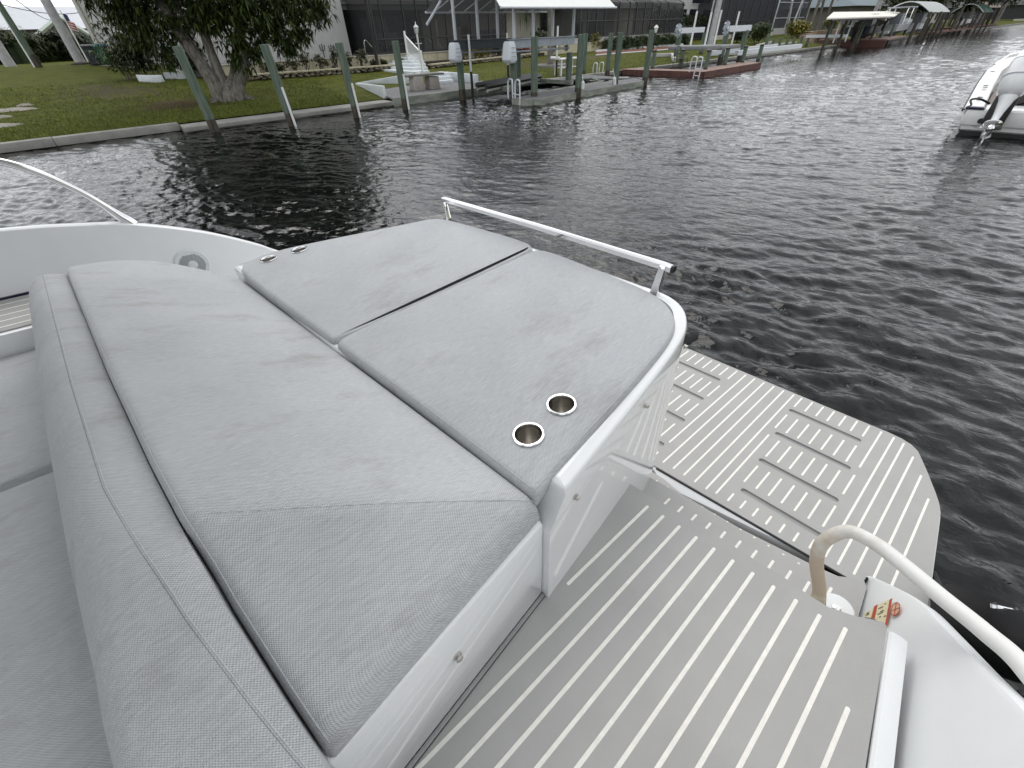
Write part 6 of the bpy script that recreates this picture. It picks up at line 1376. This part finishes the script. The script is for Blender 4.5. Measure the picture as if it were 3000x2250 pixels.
house_simple('grey roofed house behind the arched grey canopy', 124, 32, 16, 12, 3.6, 7.5, M_WALLG, M_ROOFS, 4)
house_simple('far house with pale gable roof', 160, 34, 14, 12, 3.6, 7.0, M_STUCCO, M_ROOFM, 3)
house_simple('long low house closing the end of the canal', 236, 8, 16, 60, 4.0, 7.2, M_SHADE, M_ROOFS, 0)
house_simple('dark roofed house right at the canal end', 250, -40, 16, 40, 4.0, 7.0, M_SHADE, M_ROOFS, 0)
structure('far_bank', MB().bb(215, 700, -60, 30, -1, .55), M_LAWN); 
fw = thing('seawall', 'pale seawall closing the far end of the canal', 'seawall', (214, 0, 0), 'seawalls along the canal bank'); part(fw, 'wall', MB().bb(214.2, 215, -60, 24, -1, .3), M_CONCD); part(fw, 'cap_slab', MB().bb(214, 215.2, -60, 24, .305, .75), M_STUCCO)
def far_tree(label, x, y, h, w_, M_, seed, n=240):
    rr = random.Random(seed); z = ground(0, y); t = thing('shade_tree', label, 'tree', (x, y, z), 'trees along the far canal')
    part(t, 'trunk', MB().tube([(x, y, z-.2), (x+rr.uniform(-.3, .3), y, z+h*.35), (x+rr.uniform(-.8, .8), y, z+h*.7)], [.28, .2, .08], 8), M_BARK); mb = MB()
    for k in range(6):
        c = (x+rr.uniform(-.33, .33)*w_, y+rr.uniform(-.3, .3)*w_, z+h*rr.uniform(.45, .85))
        for q in shell_pts(c, (w_*.6, w_*.6, h*.42), n//6, rr): cluster(mb, q, 6, .085*h, .035*h, .6, rr)
    part(t, 'crown', mb, M_, fix=False); return t
tl = [('dense tree behind the house with the blue grey roof', 112, 27, 6.5, 7, L_MID), ('olive tree right of the blue grey roofed house', 118, 25, 6.8, 7, L_OLIVE), ('dark spreading tree before the pale gabled house', 150, 27, 8.5, 10, L_DARK), ('tall dark tree beside the green canopy', 158, 26, 9.5, 9, L_DARK), ('dark tree behind the farthest canopy', 178, 28, 9, 10, L_DARK),
      ('bushy dark tree at the end of the left bank', 205, 27, 8, 10, L_DARK), ('feathery tree before the closing house', 224, 18, 6.5, 7, L_PALM), ('leftmost dark tree behind the closing house', 262, 40, 10, 12, L_DARK), ('middle dark tree behind the closing house', 268, 22, 9.5, 13, L_DARK), ('right dark tree behind the closing house', 266, 4, 10, 12, L_DARK), ('rightmost dark tree behind the canal end', 270, -14, 10, 14, L_DARK), ('small tree before the grey roofed house', 108, 23, 4.5, 4.5, L_MID),
      ('dark tree behind the fourth cage', 100, 44, 9, 9, L_DARK), ('leafy tree beyond the dark house', 128, 48, 10, 10, L_MID)]
for i, (lab, x, y, h, w_, M_) in enumerate(tl): far_tree(lab, x, y, h, w_, M_, 300+i)
for i, (px, py, h, w_, M_, lab) in enumerate(((2600, 104, 6, 6, L_MID, 'green tree above the middle of the long white canopy'), (2650, 100, 7, 7, L_DARK, 'dark tree at the right end of the long white canopy'), (2690, 97, 6.5, 7, L_OLIVE, 'olive tree above the arched grey canopy'), (2735, 93, 7.5, 8, L_DARK, 'dark tree right above the arched grey canopy'), (2790, 88, 6, 8, L_DARK, 'dark tree behind the row of far piles'), (2825, 84, 8, 9, L_DARK, 'bushy dark tree left of the green canopy'), (2862, 80, 8.5, 10, L_DARK, 'dark tree right above the green canopy'), (2905, 76, 7, 9, L_DARK, 'dark tree above the farthest pale canopy'))):
    p = lawn(px, py); far_tree(lab, p.x, p.y, h*p.x/100, w_*p.x/100, M_, 400+i, 300)
palm('palm_tree', 'lone tall palm near the end of the canal', (196, 25, .4), 9.5, (.5, 0), 14, 3.2, None, 55, .2); palm('palm_tree', 'short palm in front of the closing house', (226, 10, .5), 4.0, (.2, 0), 14, 3.0, None, 56, .22)
for i, (x, y, h) in enumerate(((88.5, 24.5, 10), (104, 22.5, 9), (112, 21.5, 9.5))):
    t = thing('utility_pole', ('pale concrete pole behind the long white canopy', 'pale pole right of the white canopy', 'farther pale pole by the olive tree')[i], 'pole', (x, y, .3), 'poles on the right bank'); part(t, 'shaft', MB().tube([(x, y, 0), (x+.3, y, h)], [.42, .3], 10), M_UTIL)

# ------------------------------------------------------------------ anchored outboard boat at the right edge
HD = R(6.5); ST = Vector((14.9, 1.62, 0))
MBt = Matrix.Translation(ST) @ Matrix.Rotation(HD, 4, 'Z')          # local: x ahead from the stern, y=0 on the port gunwale, negative to starboard
def LB(mb): mb.v = [tuple(MBt @ Vector(p)) for p in mb.v]; return mb
sb_ = thing('outboard_boat', 'white open boat with a big white outboard at the right edge', 'boat', tuple(ST))
HW = 1.42; yc = -1.42; L_ = 11.5
prof = ((0, 1.0, -.2, .50, .02), (.06, 1.0, -.25, .53, .02), (.3, 1.0, -.3, .66, .02), (.55, .97, -.3, .80, .06), (.75, .80, -.2, .93, .2), (.9, .45, .1, 1.02, .5), (1, .05, .8, 1.08, .9))
M_HB = mat('white_hull', (.74, .75, .74), .2, var=.03)
rs = []
for u, w_, zk, zg, ch in prof:
    X = L_*u; rs.append([(X, yc-HW*w_, zg), (X, yc-HW*w_*.97, (zg+ch)/2), (X, yc-HW*w_*.93, ch+.09), (X, yc, zk+.09), (X, yc+HW*w_*.93, ch+.09), (X, yc+HW*w_*.97, (zg+ch)/2), (X, yc+HW*w_, zg)])
part(sb_, 'hull', LB(MB().rings(rs, True, True, closed=False)), M_HB)
part(sb_, 'bottom', LB(MB().rings([[(L_*u, yc-HW*w_*.925, ch+.10), (L_*u, yc, zk-.4), (L_*u, yc+HW*w_*.925, ch+.10)] for u, w_, zk, zg, ch in prof], True, True, closed=False).bb(-.01, .02, yc-HW*.92, yc+HW*.92, -.4, .095)), M_BLACK)
for s_ in (1, -1):
    pts = [(L_*u, yc+s_*HW*w_, zg) for u, w_, zk, zg, ch in prof]
    g_ = MB().rings([[(x, y+s_*.03, z-.07), (x, y+s_*.03, z+.01), (x, y-s_*.02, z+.03), (x, y-s_*.27, z+.03), (x, y-s_*.30, z), (x, y-s_*.34, z-.36)] for x, y, z in pts], True, True, closed=False)
    cp_ = part(sb_, 'covering_board', LB(g_), M_HB, label='port covering board' if s_ > 0 else 'starboard covering board')
    part(sb_, 'rub_rail', LB(MB().tube([(x, y+s_*.035, z-.03) for x, y, z in pts], .03, 6)), M_BLACK, cp_)
    for x in (1.0, 1.22, 2.6, 2.85, 5.2): part(sb_, 'rod_holder', LB(MB().lathe((x, yc+s_*(HW-.14), .53+.058*x), [(.055, 0), (.05, .012), (.03, .006)], 12)), M_DARKM, cp_)
    part(sb_, 'bow_rail', LB(MB().tube([(x, y-s_*.06, z+.14) for x, y, z in pts[3:6]], .022, 6)), M_STEEL, cp_)
part(sb_, 'cockpit_sole', LB(MB().prism([(.8, yc-1.1), (7.5, yc-.95), (9.6, yc), (7.5, yc+.95), (.8, yc+1.1)], .20, .26)), mat('beige_cockpit_sole', (.36, .30, .26), .8, var=.05))
part(sb_, 'transom_board', LB(MB().bb(-.05, .14, yc-HW+.03, yc+HW-.03, .20, .49)), M_HB, bevel=.03)
part(sb_, 'splash_well', LB(MB().bb(.14, 1.0, yc-1.1, yc+1.1, .24, .50)), M_HB, bevel=.05)
part(sb_, 'corner_pad', LB(MB().bb(-.06, .16, -.30, .02, .50, .545)), M_NAVY, bevel=.02)
for dy_ in (.35, .5): part(sb_, 'scupper', LB(MB().lathe((-.055, -dy_, .30), [(.05, 0), (.05, .02), (.03, .02)], 12, Matrix.Rotation(R(-90), 3, 'Y'))), M_DARKM)
part(sb_, 'console', LB(MB().rings([[(x, yc+s_*w_, z) for x, s_ in ((3.6, -1), (5.0, -1), (5.0, 1), (3.6, 1))] for z, w_ in ((.26, .6), (1.2, .56), (1.5, .45))])), M_HB, bevel=.05)
part(sb_, 'bench', LB(MB().bb(2.0, 2.6, yc-.9, yc+.9, .26, .72)), mat('dark_bench_cushion', (.05, .045, .045), .7, var=.1), bevel=.04)
# outboard, trimmed up so that the propeller shows behind the stern
om = MBt @ Vector((-.14, -.55, .78))
ob = thing('outboard_motor', 'big pale grey outboard motor tilted on the stern of the white boat', 'outboard motor', tuple(om))
M_OB = mat('pearl_white_cowl', (.84, .85, .86), .25, var=.02, coat=.3)
Mt = Matrix.Translation(om) @ Matrix.Rotation(HD, 4, 'Z') @ Matrix.Rotation(R(24), 4, 'Y') @ Matrix.Scale(.84, 4)
def T_(pts): return [Mt @ Vector(p) for p in pts]
def sect(z, fx, bx_, hw, n=20, e=.75):
    out = []
    for k in range(n):
        a = 6.283*k/n; c, s_ = math.cos(a), math.sin(a)
        out.append(((fx+bx_)/2+(fx-bx_)/2*math.copysign(abs(c)**e, c), hw*math.copysign(abs(s_)**e, s_), z))
    return out
cw = MB().rings([T_(sect(z, fx, bx_, hw)) for z, fx, bx_, hw in ((-.08, .20, -.30, .17), (.05, .27, -.42, .27), (.32, .32, -.47, .32), (.62, .32, -.46, .32), (.84, .26, -.42, .28), (.93, .16, -.34, .20), (.96, .02, -.2, .08))])
cowl = part(ob, 'cowl', cw, M_OB, angle=60)
part(ob, 'cowl_band', MB().rings([T_(sect(z, .325, -.475, .325)) for z in (.31, .335)]), M_GREYM, cowl); part(ob, 'cowl_band', MB().rings([T_(sect(z, .315, -.455, .315)) for z in (.66, .675)]), M_GREYM, cowl)
for y in (-.06, .06): part(ob, 'badge', MB().rings([T_([(-.475+.01*math.cos(6.283*k/10), y+.035*math.sin(6.283*k/10), .52+.035*math.cos(6.283*k/10)) for k in range(10)]), T_([(-.482, y+.03*math.sin(6.283*k/10), .52+.03*math.cos(6.283*k/10)) for k in range(10)])]), M_BLACK, cowl)
part(ob, 'midsection', MB().rings([T_(sect(z, fx, bx_, hw)) for z, fx, bx_, hw in ((-.72, .10, -.20, .06), (-.4, .12, -.24, .09), (-.15, .18, -.30, .14), (-.06, .20, -.31, .18))]), M_OB, angle=60)
part(ob, 'anti_ventilation_plate', MB().rings([T_(sect(z, .16, -.46, .17)) for z in (-.70, -.68)]), M_OB)
ZG = -.86
part(ob, 'gearcase', MB().rings([T_([(x, r_*math.cos(a), ZG+r_*math.sin(a)) for a in [6.283*k/12 for k in range(12)]]) for x, r_ in ((.30, .01), (.22, .07), (.0, .09), (-.22, .075), (-.30, .06))]), M_OB)
part(ob, 'skeg', MB().rings([T_([(a, b_, z) for a, b_ in ((f, -.015), (r_, -.012), (r_, .012), (f, .015))]) for z, f, r_ in ((ZG-.06, .10, -.20), (ZG-.28, -.08, -.24))]), M_OB)
prop = part(ob, 'propeller', MB().rings([T_([(x, r_*math.cos(a), ZG+r_*math.sin(a)) for a in [6.283*k/12 for k in range(12)]]) for x, r_ in ((-.30, .07), (-.48, .065), (-.5, .04))]), M_STEEL)
for k in range(3):
    a0_ = 6.283*k/3+.5
    part(ob, 'blade', MB().grid(lambda u, v: Mt @ Vector((-.39+.10*(v-.5)*1.4+.05*u, (.06+.15*u)*math.cos(a0_+(v-.5)*1.3*(1-.3*u)), ZG+(.06+.15*u)*math.sin(a0_+(v-.5)*1.3*(1-.3*u)))), 5, 6), M_STEEL, prop)
part(ob, 'bracket', LB(MB().bb(-.22, .04, -.73, -.37, .25, .80)), M_DARKM, bevel=.03)
for s_ in (-1, 1): part(ob, 'hose', LB(MB().tube(spline([(-.1, -.55+s_*.22, .62), (-.15, -.55+s_*.42, .70), (.05, -.55+s_*.55, .66), (.3, -.55+s_*.5, .55)], 5), .022, 6)), M_BLACK)
